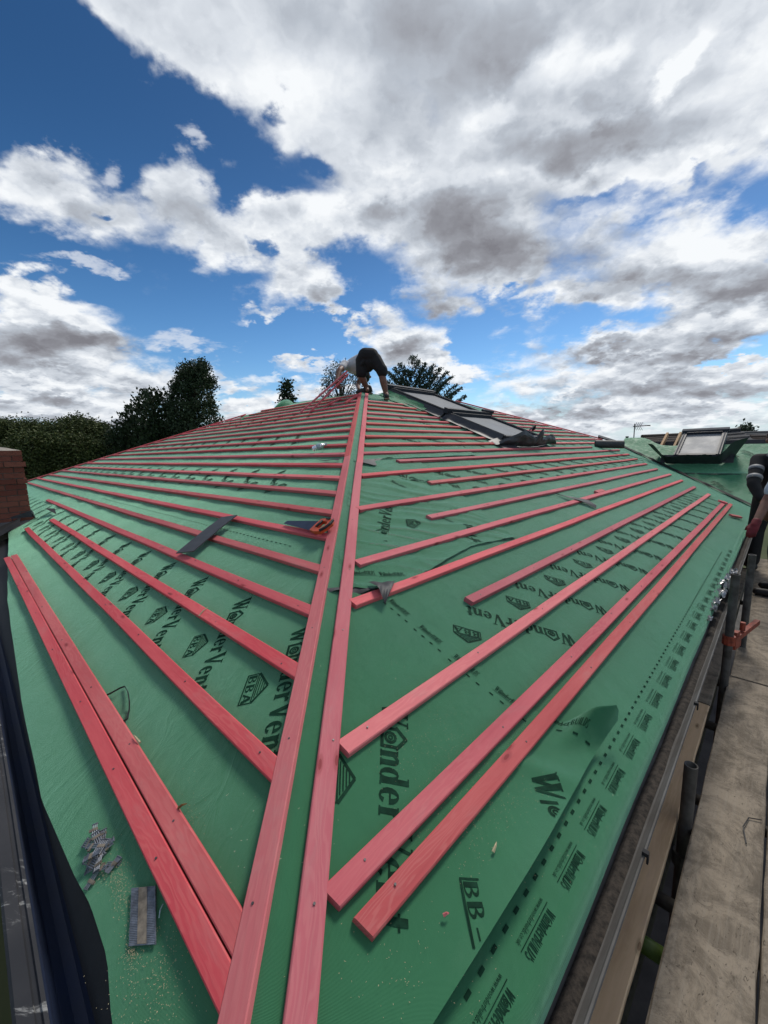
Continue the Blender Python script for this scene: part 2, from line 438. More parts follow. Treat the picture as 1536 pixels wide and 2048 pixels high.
MAT['bluetee'] = simple('pale_blue_cotton', (.42, .50, .58), .85, .06, 10, bmp=.4, bscale=18)
MAT['shorts'] = simple('black_work_cloth', (.012, .012, .013), .85, .2, 12, bmp=.6, bscale=16)
MAT['trousers'] = simple('dark_grey_cloth', (.055, .053, .050), .9, .2, 12, bmp=.5, bscale=16)
MAT['shoe'] = simple('dark_boot_leather', (.020, .018, .017), .6, .2, 20)
MAT['sole'] = simple('tan_sole', (.28, .20, .13), .7, .2, 20)
MAT['glove'] = simple('red_glove', (.17, .010, .016), .7, .2, 20, bmp=.3)
MAT['hair'] = simple('dark_hair', (.014, .011, .009), .7, .2, 60, bmp=.6)
MAT['reflect'] = simple('reflective_tape', (.22, .23, .24), .6, .06, 20)
MAT['mortar'] = simple('mortar', (.27, .24, .20), .95, .2, 40, bmp=.5)
MAT['cement'] = simple('cement_cap', (.40, .36, .30), .95, .15, 20, bmp=.5)
MAT['tile_brown'] = simple('brown_roof_tile', (.085, .058, .042), .8, .2, 3, bmp=.3)
MAT['tile_dark'] = simple('dark_roof_tile', (.032, .034, .040), .7, .2, 3, bmp=.3)
MAT['tile_grey'] = simple('grey_roof_sheet', (.16, .155, .15), .75, .2, 2, bmp=.2)
MAT['render'] = simple('cream_wall', (.46, .41, .34), .9, .08, 2)
MAT['sawdust'] = simple('sawdust_grain', (.55, .46, .28), .95, .15, 60)
MAT['leafscrap'] = simple('brown_scrap', (.32, .15, .035), .8, .3, 60)
MAT['bark'] = simple('bark', (.07, .055, .04), .95, .3, 8, bmp=.8)
MAT['whitesmear'] = simple('scuffed_rim', (.045, .046, .050), .7, .2, 8, bmp=.2)
m, n, b, co = material('scuffed_gutter_rim', .7)
sc_n = n.ramp(n.noise(n.vmath('MULTIPLY', co, (1.2, 5.0, 5.0)), 7.0, 7, .75, .8), .54, .66)
gate = n.ramp(n.noise(co, 2.3, 3, .5), .44, .52)
set_col(n, b, n.mix(n.math('MULTIPLY', sc_n, gate), n.mix(n.ramp(n.noise(co, 6, 5, .6), .3, .7), (.014, .015, .019), (.030, .030, .033)), (.30, .30, .29)))
MAT['rim'] = m


def make_brick():
    m, n, b, co = material('red_brick', .9, 0, .2)
    oi = n.n('ShaderNodeObjectInfo')
    c = n.mix(n.ramp(oi.outputs['Random'], 0, 1, False), (.17, .055, .038), (.26, .100, .066))
    c = n.mix(n.math('MULTIPLY', n.ramp(n.noise(co, 22, 6, .7), .45, .75), .5), c, (.12, .05, .04))
    set_col(n, b, c)
    bump(n, b, n.noise(co, 70, 5, .7), .6, .003)
    return m


MAT['brick'] = make_brick()
m, n, b, co = material('brick_wall', .9, 0, .2)
bt = n.n('ShaderNodeTexBrick', inp={'Vector': co, 'Color1': (.26, .09, .06, 1), 'Color2': (.19, .07, .05, 1), 'Mortar': (.28, .25, .21, 1), 'Scale': 4.4, 'Mortar Size': .012})
set_col(n, b, bt.outputs[0])
MAT['brickwall'] = m
m, n, b, co = material('window_glass', .45, 0, .08)
b.inputs['Base Color'].default_value = (.19, .205, .22, 1)
n.t.links.new(n.ramp(n.noise(co, 3, 5, .6), .3, .7, True, .42, .5), b.inputs['Roughness'])
set_col(n, b, n.mix(n.ramp(n.noise(co, 2.0, 6, .65), .35, .75), (.20, .21, .22), (.25, .26, .27)))
MAT['glass'] = m
m, n, b, co = material('clear_plastic', .12, 0, .5)
b.inputs['Base Color'].default_value = (.86, .92, .92, 1)
b.inputs['Transmission Weight'].default_value = .75
b.inputs['IOR'].default_value = 1.33
MAT['pet'] = m


def make_leaf(name, c1, c2, c3):
    m, n, b, co = material(name, .65, 0, .25)
    g = n.n('ShaderNodeNewGeometry')
    r = g.outputs['Random Per Island']
    c = n.mix(n.ramp(r, 0, 1, False), c1, c2)
    c = n.mix(n.ramp(n.noise(co, .8, 4, .6), .45, .7), c, c3)
    set_col(n, b, c)
    b.inputs['Transmission Weight'].default_value = 0.0
    return m


MAT['leaf_dark'] = make_leaf('conifer_leaf', (.016, .030, .012), (.040, .062, .022), (.024, .040, .016))
MAT['leaf_ivy'] = make_leaf('cypress_leaf', (.026, .044, .020), (.062, .086, .040), (.036, .056, .028))
MAT['leaf_cedar'] = make_leaf('cedar_leaf', (.036, .058, .042), (.075, .108, .078), (.048, .074, .056))
MAT['leaf_hedge'] = make_leaf('hedge_leaf', (.036, .056, .015), (.090, .108, .028), (.054, .070, .020))
MAT['leaf_birch'] = make_leaf('birch_leaf', (.040, .058, .035), (.075, .100, .060), (.055, .075, .05))
m, n, b, co = material('grass', .9, 0, .2)
set_col(n, b, n.mix(n.ramp(n.noise(co, .35, 6, .65), .3, .7), (.045, .065, .022), (.09, .10, .045)))
MAT['grass'] = m
m, n, b, co = material('concrete_paving', .9, 0, .2)
set_col(n, b, n.mix(n.ramp(n.noise(co, 2.5, 6, .65), .3, .7), (.16, .15, .14), (.09, .085, .08)))
MAT['paving'] = m


# ------------------------------------------------------------------ mesh helpers
class MB:
    def __init__(s):
        s.v, s.f, s.m = [], [], []

    def add(s, verts, faces, mi=0):
        o = len(s.v)
        s.v += [tuple(p) for p in verts]
        s.f += [tuple(i + o for i in f) for f in faces]
        s.m += [mi] * len(faces)
        return s

    def box(s, o, x, y, z, mi=0):
        """corner o and three edge vectors"""
        o, x, y, z = map(Vector, (o, x, y, z))
        p = [o, o + x, o + x + y, o + y, o + z, o + x + z, o + x + y + z, o + y + z]
        f = [(0, 3, 2, 1), (4, 5, 6, 7), (0, 1, 5, 4), (1, 2, 6, 5), (2, 3, 7, 6), (3, 0, 4, 7)]
        if x.cross(y).dot(z) < 0:
            f = [q[::-1] for q in f]
        return s.add(p, f, mi)

    def cbox(s, c, x, y, z, mi=0):
        c, x, y, z = map(Vector, (c, x, y, z))
        return s.box(c - (x + y + z) / 2, x, y, z, mi)

    def tube(s, p0, p1, r0, r1=None, n=10, cap=True, mi=0):
        p0, p1 = Vector(p0), Vector(p1)
        r1 = r0 if r1 is None else r1
        a = (p1 - p0).normalized()
        u = a.orthogonal().normalized()
        v = a.cross(u)
        P = []
        for p, r in ((p0, r0), (p1, r1)):
            P += [p + (u * math.cos(6.28318 * i / n) + v * math.sin(6.28318 * i / n)) * r for i in range(n)]
        F = [(i, (i + 1) % n, n + (i + 1) % n, n + i) for i in range(n)]
        if cap:
            F += [tuple(range(n))[::-1], tuple(range(n, 2 * n))]
        return s.add(P, F, mi)

    def path(s, pts, rad, n=6, mi=0):
        pts = [Vector(p) for p in pts]
        P, F = [], []
        for i, p in enumerate(pts):
            a = (pts[min(i + 1, len(pts) - 1)] - pts[max(i - 1, 0)]).normalized()
            u = a.cross(Vector((.31, .2, .93))).normalized()
            v = a.cross(u)
            r = rad[i] if hasattr(rad, '__len__') else rad
            P += [p + (u * math.cos(6.28318 * k / n) + v * math.sin(6.28318 * k / n)) * r for k in range(n)]
        for i in range(len(pts) - 1):
            F += [(i * n + k, i * n + (k + 1) % n, (i + 1) * n + (k + 1) % n, (i + 1) * n + k) for k in range(n)]
        F += [tuple(range(n))[::-1], tuple(range((len(pts) - 1) * n, len(pts) * n))]
        return s.add(P, F, mi)

    def grid(s, fn, nu, nv, mi=0, flip=False):
        P = [fn(i / nu, j / nv) for j in range(nv + 1) for i in range(nu + 1)]
        F = []
        for j in range(nv):
            for i in range(nu):
                q = (j * (nu + 1) + i, j * (nu + 1) + i + 1, (j + 1) * (nu + 1) + i + 1, (j + 1) * (nu + 1) + i)
                F.append(q[::-1] if flip else q)
        return s.add(P, F, mi)

    def build(s, name, mats, parent=None, smooth=False, origin=None):
        me = bpy.data.meshes.new(name)
        o_ = Vector(origin) if origin is not None else Vector()
        me.from_pydata([tuple(Vector(p) - o_) for p in s.v] if origin is not None else s.v, [], s.f)
        for mt in (mats if isinstance(mats, (list, tuple)) else [mats]):
            me.materials.append(MAT[mt] if isinstance(mt, str) else mt)
        if any(s.m):
            me.polygons.foreach_set('material_index', s.m)
        if smooth:
            me.polygons.foreach_set('use_smooth', [True] * len(me.polygons))
        me.update()
        ob = bpy.data.objects.new(name, me)
        C.objects.link(ob)
        ob.location = o_
        if parent is not None:
            ob.parent = parent
            ob.matrix_parent_inverse = parent.matrix_basis.inverted()
        return ob


def empty(name, loc, label=None, cat=None, group=None):
    o = bpy.data.objects.new(name, None)
    C.objects.link(o)
    o.location = loc
    o.empty_display_size = .2
    if label:
        tag(o, label, cat, group)
    return o


def tag(o, label=None, cat=None, group=None, kind=None):
    for k, v_ in (('label', label), ('category', cat), ('group', group), ('kind', kind)):
        if v_:
            o[k] = v_
    return o


def ray(x, y):
    return Vector(M @ np.array([(x - 768) / F_PX, (y - 1024) / F_PX, 1.0]))


EYE = Vector((0, 0, CZ))


def at(x, y, Y):
    """point seen at a pixel of the photograph, at distance Y ahead"""
    d = ray(x, y)
    return EYE + d * (Y / d.y)


class Frame:
    """a roof slope: u along the eave, s up the slope, h out of it (0 = top of the battens)"""

    def __init__(f, o, d, s, hand):
        f.o, f.d, f.s = Vector(o), Vector(d).normalized(), Vector(s).normalized()
        f.n = f.s.cross(f.d).normalized()
        if f.n.z < 0:
            f.n = -f.n
        f.hand = hand

    def pt(f, u, s, h=0.0):
        return f.o + f.d * u + f.s * s + f.n * h

    def px(f, x, y, h=-.025):
        d = ray(x, y)
        P = EYE + d * ((f.o + f.n * h - EYE).dot(f.n) / d.dot(f.n)) - f.o
        return P.dot(f.d), P.dot(f.s)


TH = math.radians(22.376)
yL, yR = math.radians(-46.19), math.radians(44.68)
P0 = EYE + Vector((-.25193, 1.15033, -.75703))
dL, dR = Vector((math.sin(yL), math.cos(yL), 0)), Vector((math.sin(yR), math.cos(yR), 0))
uL, uR = Vector((dL.y, -dL.x, 0)), Vector((-dR.y, dR.x, 0))
UPZ = Vector((0, 0, 1))
SL = Frame(P0, dL, uL * math.cos(TH) + UPZ * math.sin(TH), -1)       # left slope
SR = Frame(P0, dR, uR * math.cos(TH) + UPZ * math.sin(TH), 1)        # right slope
HT = -.025                                                            # membrane under the battens
outR = -uR                                                            # straight out over the right eave
outL = -uL
TW = math.radians(25.9)
SW = Frame(SR.pt(8.39, -.786, HT), outR, dR * math.cos(TW) + UPZ * math.sin(TW), -1)   # wing slope beyond the valley
HIP = SL.n.cross(SR.n)
HIP = HIP if HIP.y > 0 else -HIP
HIP.normalize()


def hipL(s):
    return s * HIP.dot(SL.d) / HIP.dot(SL.s)


def hipR(s):
    return s * HIP.dot(SR.d) / HIP.dot(SR.s)


def fnoise(x, y, z=0.0):
    return noise.noise(Vector((x, y, z)))


def sag(u, s, ph):
    r_ = .5 - .5 * math.cos(6.28318 * (u / .6 + ph))
    q = u * .7 + s
    return -.001 - .0055 * r_ * (.6 + .6 * fnoise(u * .7, s * 1.3, ph)) + .0035 * fnoise(q * 4.5, (u - s) * .8, 40 + ph) + .0025 * fnoise(u * 1.7, s * 2.3, 3 + ph)


def wrinkL(u, s):
    w_ = sag(u, s, .2)
    k = max(0, 1 - ((u - 6.2) / 2.2) ** 2 - ((s - .25) / .55) ** 2)       # puckers by the chimney
    w_ += k * (.018 * fnoise(u * 2.2 + s * 3, s * 7 - u, 9) + .012)
    return HT + w_


def wrinkR(u, s):
    return HT + sag(u, s, .55)


# ------------------------------------------------------------------ ground
def ground_z(x, y):
    return 0.0


g = MB()
g.add([(-1500, -1500, 0), (1500, -1500, 0), (1500, 1500, 0), (-1500, 1500, 0)], [(0, 1, 2, 3)])
tag(g.build('ground', 'grass'), kind='structure')
pv = MB()
p_ = SR.pt(-3, -.9)
q0 = Vector((p_.x, p_.y, .004))
pv.add([q0 - outR * .5, q0 + dR * 16 - outR * .5, q0 + dR * 16 + outR * 3.2, q0 + outR * 3.2], [(0, 1, 2, 3)])
tag(pv.build('pavement', 'paving'), kind='structure')

# ------------------------------------------------------------------ the house: roof slopes
house = empty('bungalow', (P0.x, P0.y, 0), 'bungalow with green roof membrane and rows of red battens, being re-roofed', 'house')


def eave_cut(u):
    """lower edge of the left sheet: it was trimmed by eye"""
    xs = [-1.0, -.6, -.2, -.1, .05, .175, .56, 1.3, 2.97, 5.48, 6.6, 14.5]
    ys = [-.665, -.66, -.648, -.628, -.63, -.643, -.668, -.655, -.587, -.40, -.33, -.33]
    return float(np.interp(u, xs, ys))


def leftL(s):
    return float(np.interp(s, [-.7, .637, 4.45, 4.95], [14.9, 13.13, 8.04, 6.7]))


def fL(a, b):
    a = a ** 1.6                                    # finer near the camera
    top = 4.765 + .18 * min(a * 2, 1)
    ub = -.6 + a * 15.4
    bot = eave_cut(ub)
    s = bot + (top - bot) * b
    u = hipL(s) * (1 - a) + leftL(s) * a
    return SL.pt(u, s, wrinkL(u, s))


mb = MB()
mb.grid(fL, 200, 90)
memL = mb.build('roof_membrane', 'membrane', house, smooth=True)


def rightR(s):
    if s < 2.3:
        return 8.39 + (s + .786) * .785
    return float(np.interp(s, [2.3, 2.66, 5.01], [10.66, 10.23, 7.41]))


def fR(a, b):
    a = a ** 1.5
    s = -.768 + (4.765 + .16 * min(a * 2, 1) + .768) * b
    u = hipR(s) * (1 - a) + rightR(s) * a
    return SR.pt(u, s, wrinkR(u, s))


mb = MB()
mb.grid(fR, 190, 90)
# the lower edge turns down over the eave
prof = [(0.0, 0.0), (.018, -.003), (.032, -.012), (.040, -.028), (.043, -.060)]


def eaveR(a, b):
    u = hipR(-.768) + (8.40 - hipR(-.768)) * a
    k = b * (len(prof) - 1)
    i = min(int(k), len(prof) - 2)
    f_ = k - i
    x = prof[i][0] * (1 - f_) + prof[i + 1][0] * f_
    z = prof[i][1] * (1 - f_) + prof[i + 1][1] * f_
    wv_ = .006 * fnoise(u * 1.3, 1.7) * b
    return SR.pt(u, -.768, wrinkR(u, -.768)) + outR * (x + wv_) + UPZ * z


mb.grid(eaveR, 110, 8, flip=True)
memR = mb.build('roof_membrane', 'membrane', house, smooth=True)

# a rounded fold of membrane runs up the hip, showing between the two hip battens
mb = MB()


def hipfold(a, b):
    t_ = -.95 + a * 7.45
    k = (b - .5) * 2
    base = P0 + HIP * t_ + (SL.n + SR.n).normalized() * (HT - .004)
    side = (HIP.cross((SL.n + SR.n).normalized())).normalized()
    wob = .006 * fnoise(t_ * 3, 0, 4)
    return base + side * (k * .062 + wob * .5) + (SL.n + SR.n).normalized() * (.012 * max(0, 1 - k * k) - abs(k) * .012 + .003 * fnoise(t_ * 9, k * 2, 1))


mb.grid(hipfold, 160, 8, flip=True)
mb.build('hip_membrane', 'membrane', house, smooth=True)

# back slopes and gable closings so that the roof is a solid thing from the side
apex = SR.pt(hipR(4.765), 4.765, HT)
rL, cL = SL.pt(6.7, 4.95, HT), SL.pt(14.6, -.4, HT)
rR, cR = SR.pt(7.48, 4.95, HT), SR.pt(10.66, 2.3, HT)
mb = MB()
back = [rL, cL, cL + Vector((2.5, 7.0, 0)), Vector((0, 16.5, P0.z + 1.6)), rR, apex]
mb.add(back, [(0, 1, 2), (0, 2, 3), (0, 3, 4), (0, 4, 5)])
mb.add([rR, cR, cR + Vector((2.5, 4.5, -.6)), Vector((0, 16.5, P0.z + 1.6))], [(0, 1, 2, 3)])
mb.build('roof_membrane', 'membrane', house)

# wing slope
WTOP = lambda a_: float(np.interp(a_, [-2.9, -2.22, -1.78, -1.6, 6.0], [2.92, 2.92, 2.47, 2.43, 2.43])) + .02 * fnoise(a_ * 3, 2)


def fW(a, b):
    aa = -2.62 + 8.6 * a ** 1.3
    lo = -(aa) * .925 if aa < 0 else -.05
    hi = max(WTOP(aa), lo + .02)
    s = lo + (hi - lo) * b
    dz = .020 * fnoise(aa * 1.5 + s * 1.2, s * 2.4, 7) + .014 * fnoise(aa * 4 - s * 3, s * 1.4, 2)
    dz += .03 * math.exp(-((s - 1.13 - .03 * aa) / .05) ** 2)               # the lap sags open
    return SW.pt(aa, s, dz - .01)


mb = MB()
mb.grid(fW, 70, 50)
memW = mb.build('roof_membrane', 'membrane', house, smooth=True)
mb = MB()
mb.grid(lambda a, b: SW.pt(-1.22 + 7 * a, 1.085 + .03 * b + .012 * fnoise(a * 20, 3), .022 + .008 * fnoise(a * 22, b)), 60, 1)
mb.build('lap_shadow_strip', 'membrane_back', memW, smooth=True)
# rafters and battens left bare at the top of the wing
for a_ in (-1.78, -1.52, .55, 1.2, 1.85, 2.5):
    mb = MB()
    mb.box(SW.pt(a_ - .022, 2.2, -.13), SW.d * .045, SW.s * (1.0 if a_ < 0 else .72), SW.n * .10)
    mb.build('rafter', 'timber', house)
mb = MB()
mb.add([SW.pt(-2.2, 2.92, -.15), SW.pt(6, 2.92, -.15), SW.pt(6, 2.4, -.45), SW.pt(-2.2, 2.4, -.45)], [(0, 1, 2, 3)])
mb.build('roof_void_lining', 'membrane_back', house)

# valley: a strip of dark lead-coloured sheet, crumpled
mb = MB()


def valley(a, b):
    t_ = -.05 + a * 3.35
    base = SR.pt(8.39 + t_ * .785, -.786 + t_, HT)
    wd_ = .055 + .035 * fnoise(t_ * 2.1, 4) + .03 * math.exp(-((t_ - 2.35) / .12) ** 2)
    sd_ = SR.d * 1.0
    return base + sd_ * ((b - .6) * 2 * wd_) + UPZ * (.022 + .018 * fnoise(t_ * 6, b * 2, 3) + .028 * (1 - abs(b - .5) * 2))


mb.grid(valley, 90, 6)
mb.build('valley_sheet', 'felt', house, smooth=True)

# walls under the eaves
mb = MB()
for F_, u0, u1, s_, out in ((SR, -.75, 8.4, -.8, outR), (SL, -.6, 14.0, -.66, outL)):
    a_, b_ = F_.pt(u0, s_, -.15) - out * .32, F_.pt(u1, s_, -.15) - out * .32
    mb.box((a_.x, a_.y, -.1), b_ - a_ + Vector((0, 0, 0)), -out * .28, UPZ * (a_.z + .02))
mb.build('wall', 'brickwall', house)
for F_, u0, u1, s_, out in ((SR, -.75, 8.35, -.8, outR), (SL, -.6, 13.6, -.62, outL)):
    mb = MB()
    a_, b_ = F_.pt(u0, s_, -.05), F_.pt(u1, s_, -.05)
    mb.box(a_ - UPZ * .20 - out * .02, b_ - a_, out * .022, UPZ * .165)
    mb.box(a_ - UPZ * .205 - out * .33, b_ - a_, out * .31, UPZ * .012)
    mb.build('fascia_board', 'white', house)

# ------------------------------------------------------------------ gutters
def gutter_sweep(name, F_, out, x0, z0, prof, u0, u1, mat, parent, jit=0.0, n=60, closed=False):
    mb = MB()
    base = F_.pt(0, -.8 if F_ is SR else -.65, HT)
    o_ = base

    def fn(a, b):
        k = b * (len(prof) - 1)
        i = min(int(k), len(prof) - 2)
        f_ = k - i
        x = prof[i][0] * (1 - f_) + prof[i + 1][0] * f_
        z = prof[i][1] * (1 - f_) + prof[i + 1][1] * f_
        u = u0 + (u1 - u0) * a
        return Vector((o_.x, o_.y, CZ)) + F_.d * u + out * (x + x0 + jit * fnoise(u * 2, 3)) + UPZ * (z + z0 + jit * fnoise(u * 3, 8))
    mb.grid(fn, n, len(prof) - 1)
    return mb.build(name, mat, parent, smooth=False)


gut = [(.000, .030), (.003, -.006), (.016, -.030), (.040, -.044), (.062, -.045), (.088, -.032), (.103, -.010), (.107, .004), (.112, .006), (.114, .000), (.110, -.006), (.107, -.016), (.092, -.040), (.062, -.053), (.036, -.052), (.006, -.036), (-.004, .03)]
gR = gutter_sweep('gutter', SR, outR, -.035, -1.145, gut, -.9, 8.5, 'gutter_grey', house, 0, 40)
gutter_sweep('gutter_dirt', SR, outR, -.035, -1.139, [(.046, -.045), (.056, -.036), (.066, -.033), (.075, -.036), (.084, -.040)], -.9, 8.4, 'debris', gR, .006, 260)
# bracket clips along the outer lip
for x_, y_ in ((1275, 1697), (1372, 1400)):
    d_ = ray(x_, y_)
    u = (EYE + d_ * (-1.135 / d_.z) - Vector((SR.o.x, SR.o.y, CZ))).dot(SR.d)
    mb = MB()
    c = Vector((SR.o.x, SR.o.y, CZ)) + SR.d * u + outR * (.740 - .035 + .104) - UPZ * 1.135
    mb.cbox(c, SR.d * .014, outR * .016, UPZ * .012)
    mb.cbox(c - UPZ * .015 + outR * .006, SR.d * .010, outR * .005, UPZ * .026)
    mb.build('gutter_clip', 'felt', gR)

# left gutter: black plastic with a navy tint in its base colour, and a scuffed outer rim
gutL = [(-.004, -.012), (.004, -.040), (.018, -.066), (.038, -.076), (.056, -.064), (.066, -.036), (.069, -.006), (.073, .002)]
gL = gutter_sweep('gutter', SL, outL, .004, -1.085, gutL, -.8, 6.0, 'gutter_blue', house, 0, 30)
rim = [(.073, .002), (.080, .004), (.083, -.001), (.090, -.001), (.093, .004), (.118, .006), (.124, .0), (.125, -.03), (.110, -.07)]
gutter_sweep('gutter_rim', SL, outL, .004, -1.085, rim, -.8, 6.0, 'rim', gL, .0015, 80)
mb = MB()


def feltL(a, b):
    u = -.75 + a ** 1.5 * 6.6
    s = eave_cut(u)
    base = SL.pt(u, s + .012, HT - .030)
    lim = Vector((SL.o.x, SL.o.y, CZ)) + SL.d * u + outL * (.601 + .006 + .010 * fnoise(u * .9, 3)) - UPZ * 1.105
    m_ = base.lerp(lim, b)
    return m_ + UPZ * (.030 * math.sin(b * math.pi)) * min(1, 2 * abs(s + .45) + .3)


mb.grid(feltL, 90, 8, flip=True)
mb.build('eaves_felt', 'felt', house, smooth=True)

# ------------------------------------------------------------------ battens
BW, BT = .050, .025


def batten(F_, u0, u1, s_mid, name='batten', parent=None, mat='batten', w_=BW, t_=BT, sh0=0.0, sh1=0.0, dirv=None, org=None, seed=None, wav=.003, h=0.0, seg=.35, tag_end=False):
    """a sawn stick lying along u; sh0 / sh1 skew its two ends (du per unit s)"""
    X = (dirv or F_.d).normalized()
    Z = F_.n
    Y = Z.cross(X).normalized()
    if Y.dot(F_.s) < 0:
        Y = -Y
    L_ = u1 - u0
    n_ = max(2, int(L_ / seg))
    c = .0022 + .0012 * random.random()
    hw = w_ / 2 * random.uniform(.97, 1.03)
    pr = [(-hw + c, 0), (hw - c, 0), (hw, -c), (hw, -t_ + c), (hw - c, -t_), (-hw + c, -t_), (-hw, -t_ + c), (-hw, -c)]
    sd_ = random.random() * 99 if seed is None else seed
    V, Fc = [], []
    m_ = len(pr)
    for i in range(n_ + 1):
        f_ = i / n_
        for (y, z) in pr:
            sk = sh0 * y * (1 - f_) if f_ < .5 else 0
            sk = sh0 * y if i == 0 else (sh1 * y if i == n_ else 0)
            x = f_ * L_ + sk
            V.append((x, y + wav * fnoise(x * .9, sd_), z + wav * .8 * fnoise(x * 1.1, sd_ + 9)))
    for i in range(n_):
        for k in range(m_):
            Fc.append((i * m_ + k, i * m_ + (k + 1) % m_, (i + 1) * m_ + (k + 1) % m_, (i + 1) * m_ + k))
    Fc += [tuple(range(m_))[::-1], tuple(range(n_ * m_, (n_ + 1) * m_))]
    if X.cross(Y).dot(Z) > 0:
        Fc = [q[::-1] for q in Fc]
    me = bpy.data.meshes.new(name)
    me.from_pydata(V, [], Fc)
    me.materials.append(MAT[mat])
    me.update()
    ob = bpy.data.objects.new(name, me)
    C.objects.link(ob)
    o_ = (org if org is not None else F_.pt(u0, s_mid, h))
    mt = Matrix.Identity(4)
    for i in range(3):
        mt[i][0], mt[i][1], mt[i][2], mt[i][3] = X[i], Y[i], Z[i], o_[i]
    ob.matrix_basis = mt
    if parent is not None:
        ob.parent = parent
        ob.matrix_parent_inverse = parent.matrix_basis.inverted()
    return ob


def nails(b_, xs, y=0.0):
    """round nail heads driven into a batten"""
    mb = MB()
    for x in xs:
        yy_ = y + random.uniform(-.009, .009)
        mb.tube((x, yy_, -.004), (x, yy_, random.uniform(.0010, .003)), .0029, n=8)
    me = mb.build('nail_heads', 'nailhead')
    me.parent = b_
    me['kind'] = 'stuff'
    return me


# hip battens, either side of the fold, each laid in two lengths
for F_, off, side, cut in ((SL, .034, 1, 2.62), (SR, .084, 1, 2.45)):
    inpl = F_.n.cross(HIP).normalized()
    if inpl.dot(F_.d) < 0:
        inpl = -inpl
    for t0, t1, k in ((-.98, cut, 0), (cut + .003, 6.40, 1)):
        b_ = batten(F_, 0, t1 - t0, 0, dirv=HIP, org=P0 + HIP * t0 + inpl * (off + (.004 if k else 0)) + F_.n * .001, parent=house, w_=.056, seg=.3, wav=.004)
        if k == 0:
            nails(b_, (.50, .86, 1.32, 1.75, 2.3))

tanL = HIP.dot(SL.d) / HIP.dot(SL.s)
GA = .2395
S0 = -.156 - .025
# left slope, from the eave up: (middle s, far end u or None for the hip at the far side)
for s_, uend, e in ((-.480, 4.40, 0.9), (-.427, 4.35, 0.9)):
    b_ = batten(SL, hipL(s_) + .085, uend, s_, parent=house, sh0=tanL, sh1=-1.2, wav=.002)
    nails(b_, (.35, .75, 1.25, 1.9, 2.6))
for k in range(0, 21):
    s_ = S0 + GA * k + random.uniform(-.003, .003)
    if k == 0:
        s_ = -.190
    uend = {0: 5.66, 1: 5.47, 2: 7.6, 3: 12.6}.get(k, leftL(s_) - .06)
    b_ = batten(SL, hipL(s_) + .085, uend, s_, parent=house, sh0=tanL, wav=.006)
    if k < 3:
        nails(b_, (.08, .62, 1.2, 1.8, 2.4, 3.0))
# the stick along the far hip of the left slope
far = [SL.pt(leftL(s_) - .03, s_, .012) for s_ in (.2, 2.4, 4.45)]
for A_, B_ in zip(far, far[1:]):
    batten(SL, 0, (B_ - A_).length, 0, dirv=(B_ - A_), org=A_, parent=house)

# right slope
RB = [(-.505, -.20, 7.70), (-.425, -.225, 7.69), (-.181, 0.0, 7.91), (.0625, 1.0, 8.11), (.306, .4375, 8.375), (.544, .6625, 8.59), (.794, 1.55, 8.675), (1.0375, 1.0875, 8.875),
      (1.275, 2.125, 9.075), (1.519, 1.525, 9.36), (1.76, 2.2125, 9.5), (1.975, 1.9375, 8.30), (2.2125, None, 4.93)]
for i, (s_, u0, u1) in enumerate(RB):
    b_ = batten(SR, u0 if u0 is not None else hipR(s_) + .16, u1, s_, parent=house, sh0=(-.25 if i < 2 else -.12), wav=.006 if i > 2 else .0035)
    if i < 9:
        nails(b_, [.10 + .62 * q for q in range(7)])
for k in range(12, 20):
    s_ = 2.2125 + GA * (k - 11)
    batten(SR, hipR(s_) + .16, 4.90, s_, parent=house, wav=.006)
for k in range(11, 20):
    s_ = 2.2125 + GA * (k - 11)
    batten(SR, (6.75 if k < 13 else 6.52), rightR(s_) - .05, s_, parent=house, wav=.006)
s_ = 2.2125 - .215
batten(SR, 8.95, rightR(2.0) - .25, s_, parent=house)
far = [SR.pt(rightR(s_) - .03, s_, .012) for s_ in (2.45, 4.95)]
batten(SR, 0, (far[1] - far[0]).length, 0, dirv=(far[1] - far[0]), org=far[0], parent=house)

# ------------------------------------------------------------------ lettering printed on the membrane
def quad_stem(x, y0, y1, w_):
    return [(x, y0), (x + w_, y0), (x + w_, y1), (x, y1)]


def ring(cx, cy, rx, ry, wx, wy, a0=0, a1=360, n=14):
    """an oval stroke, wx thick at the sides and wy at top and bottom"""
    out = []
    pts = []
    for i in range(n + 1):
        a_ = math.radians(a0 + (a1 - a0) * i / n)
        c, s_ = math.cos(a_), math.sin(a_)
        pts.append(((cx + rx * c, cy + ry * s_), (cx + (rx - wx) * c, cy + (ry - wy) * s_)))
    for (o0, i0), (o1, i1) in zip(pts, pts[1:]):
        out.append([o0, o1, i1, i0])
    return out


def bar(x0, y0, x1, y1, w_):
    l_ = math.hypot(x1 - x0, y1 - y0)
    nx, ny = -(y1 - y0) / l_ * w_ / 2, (x1 - x0) / l_ * w_ / 2
    return [(x0 - nx, y0 - ny), (x1 - nx, y1 - ny), (x1 + nx, y1 + ny), (x0 + nx, y0 + ny)]


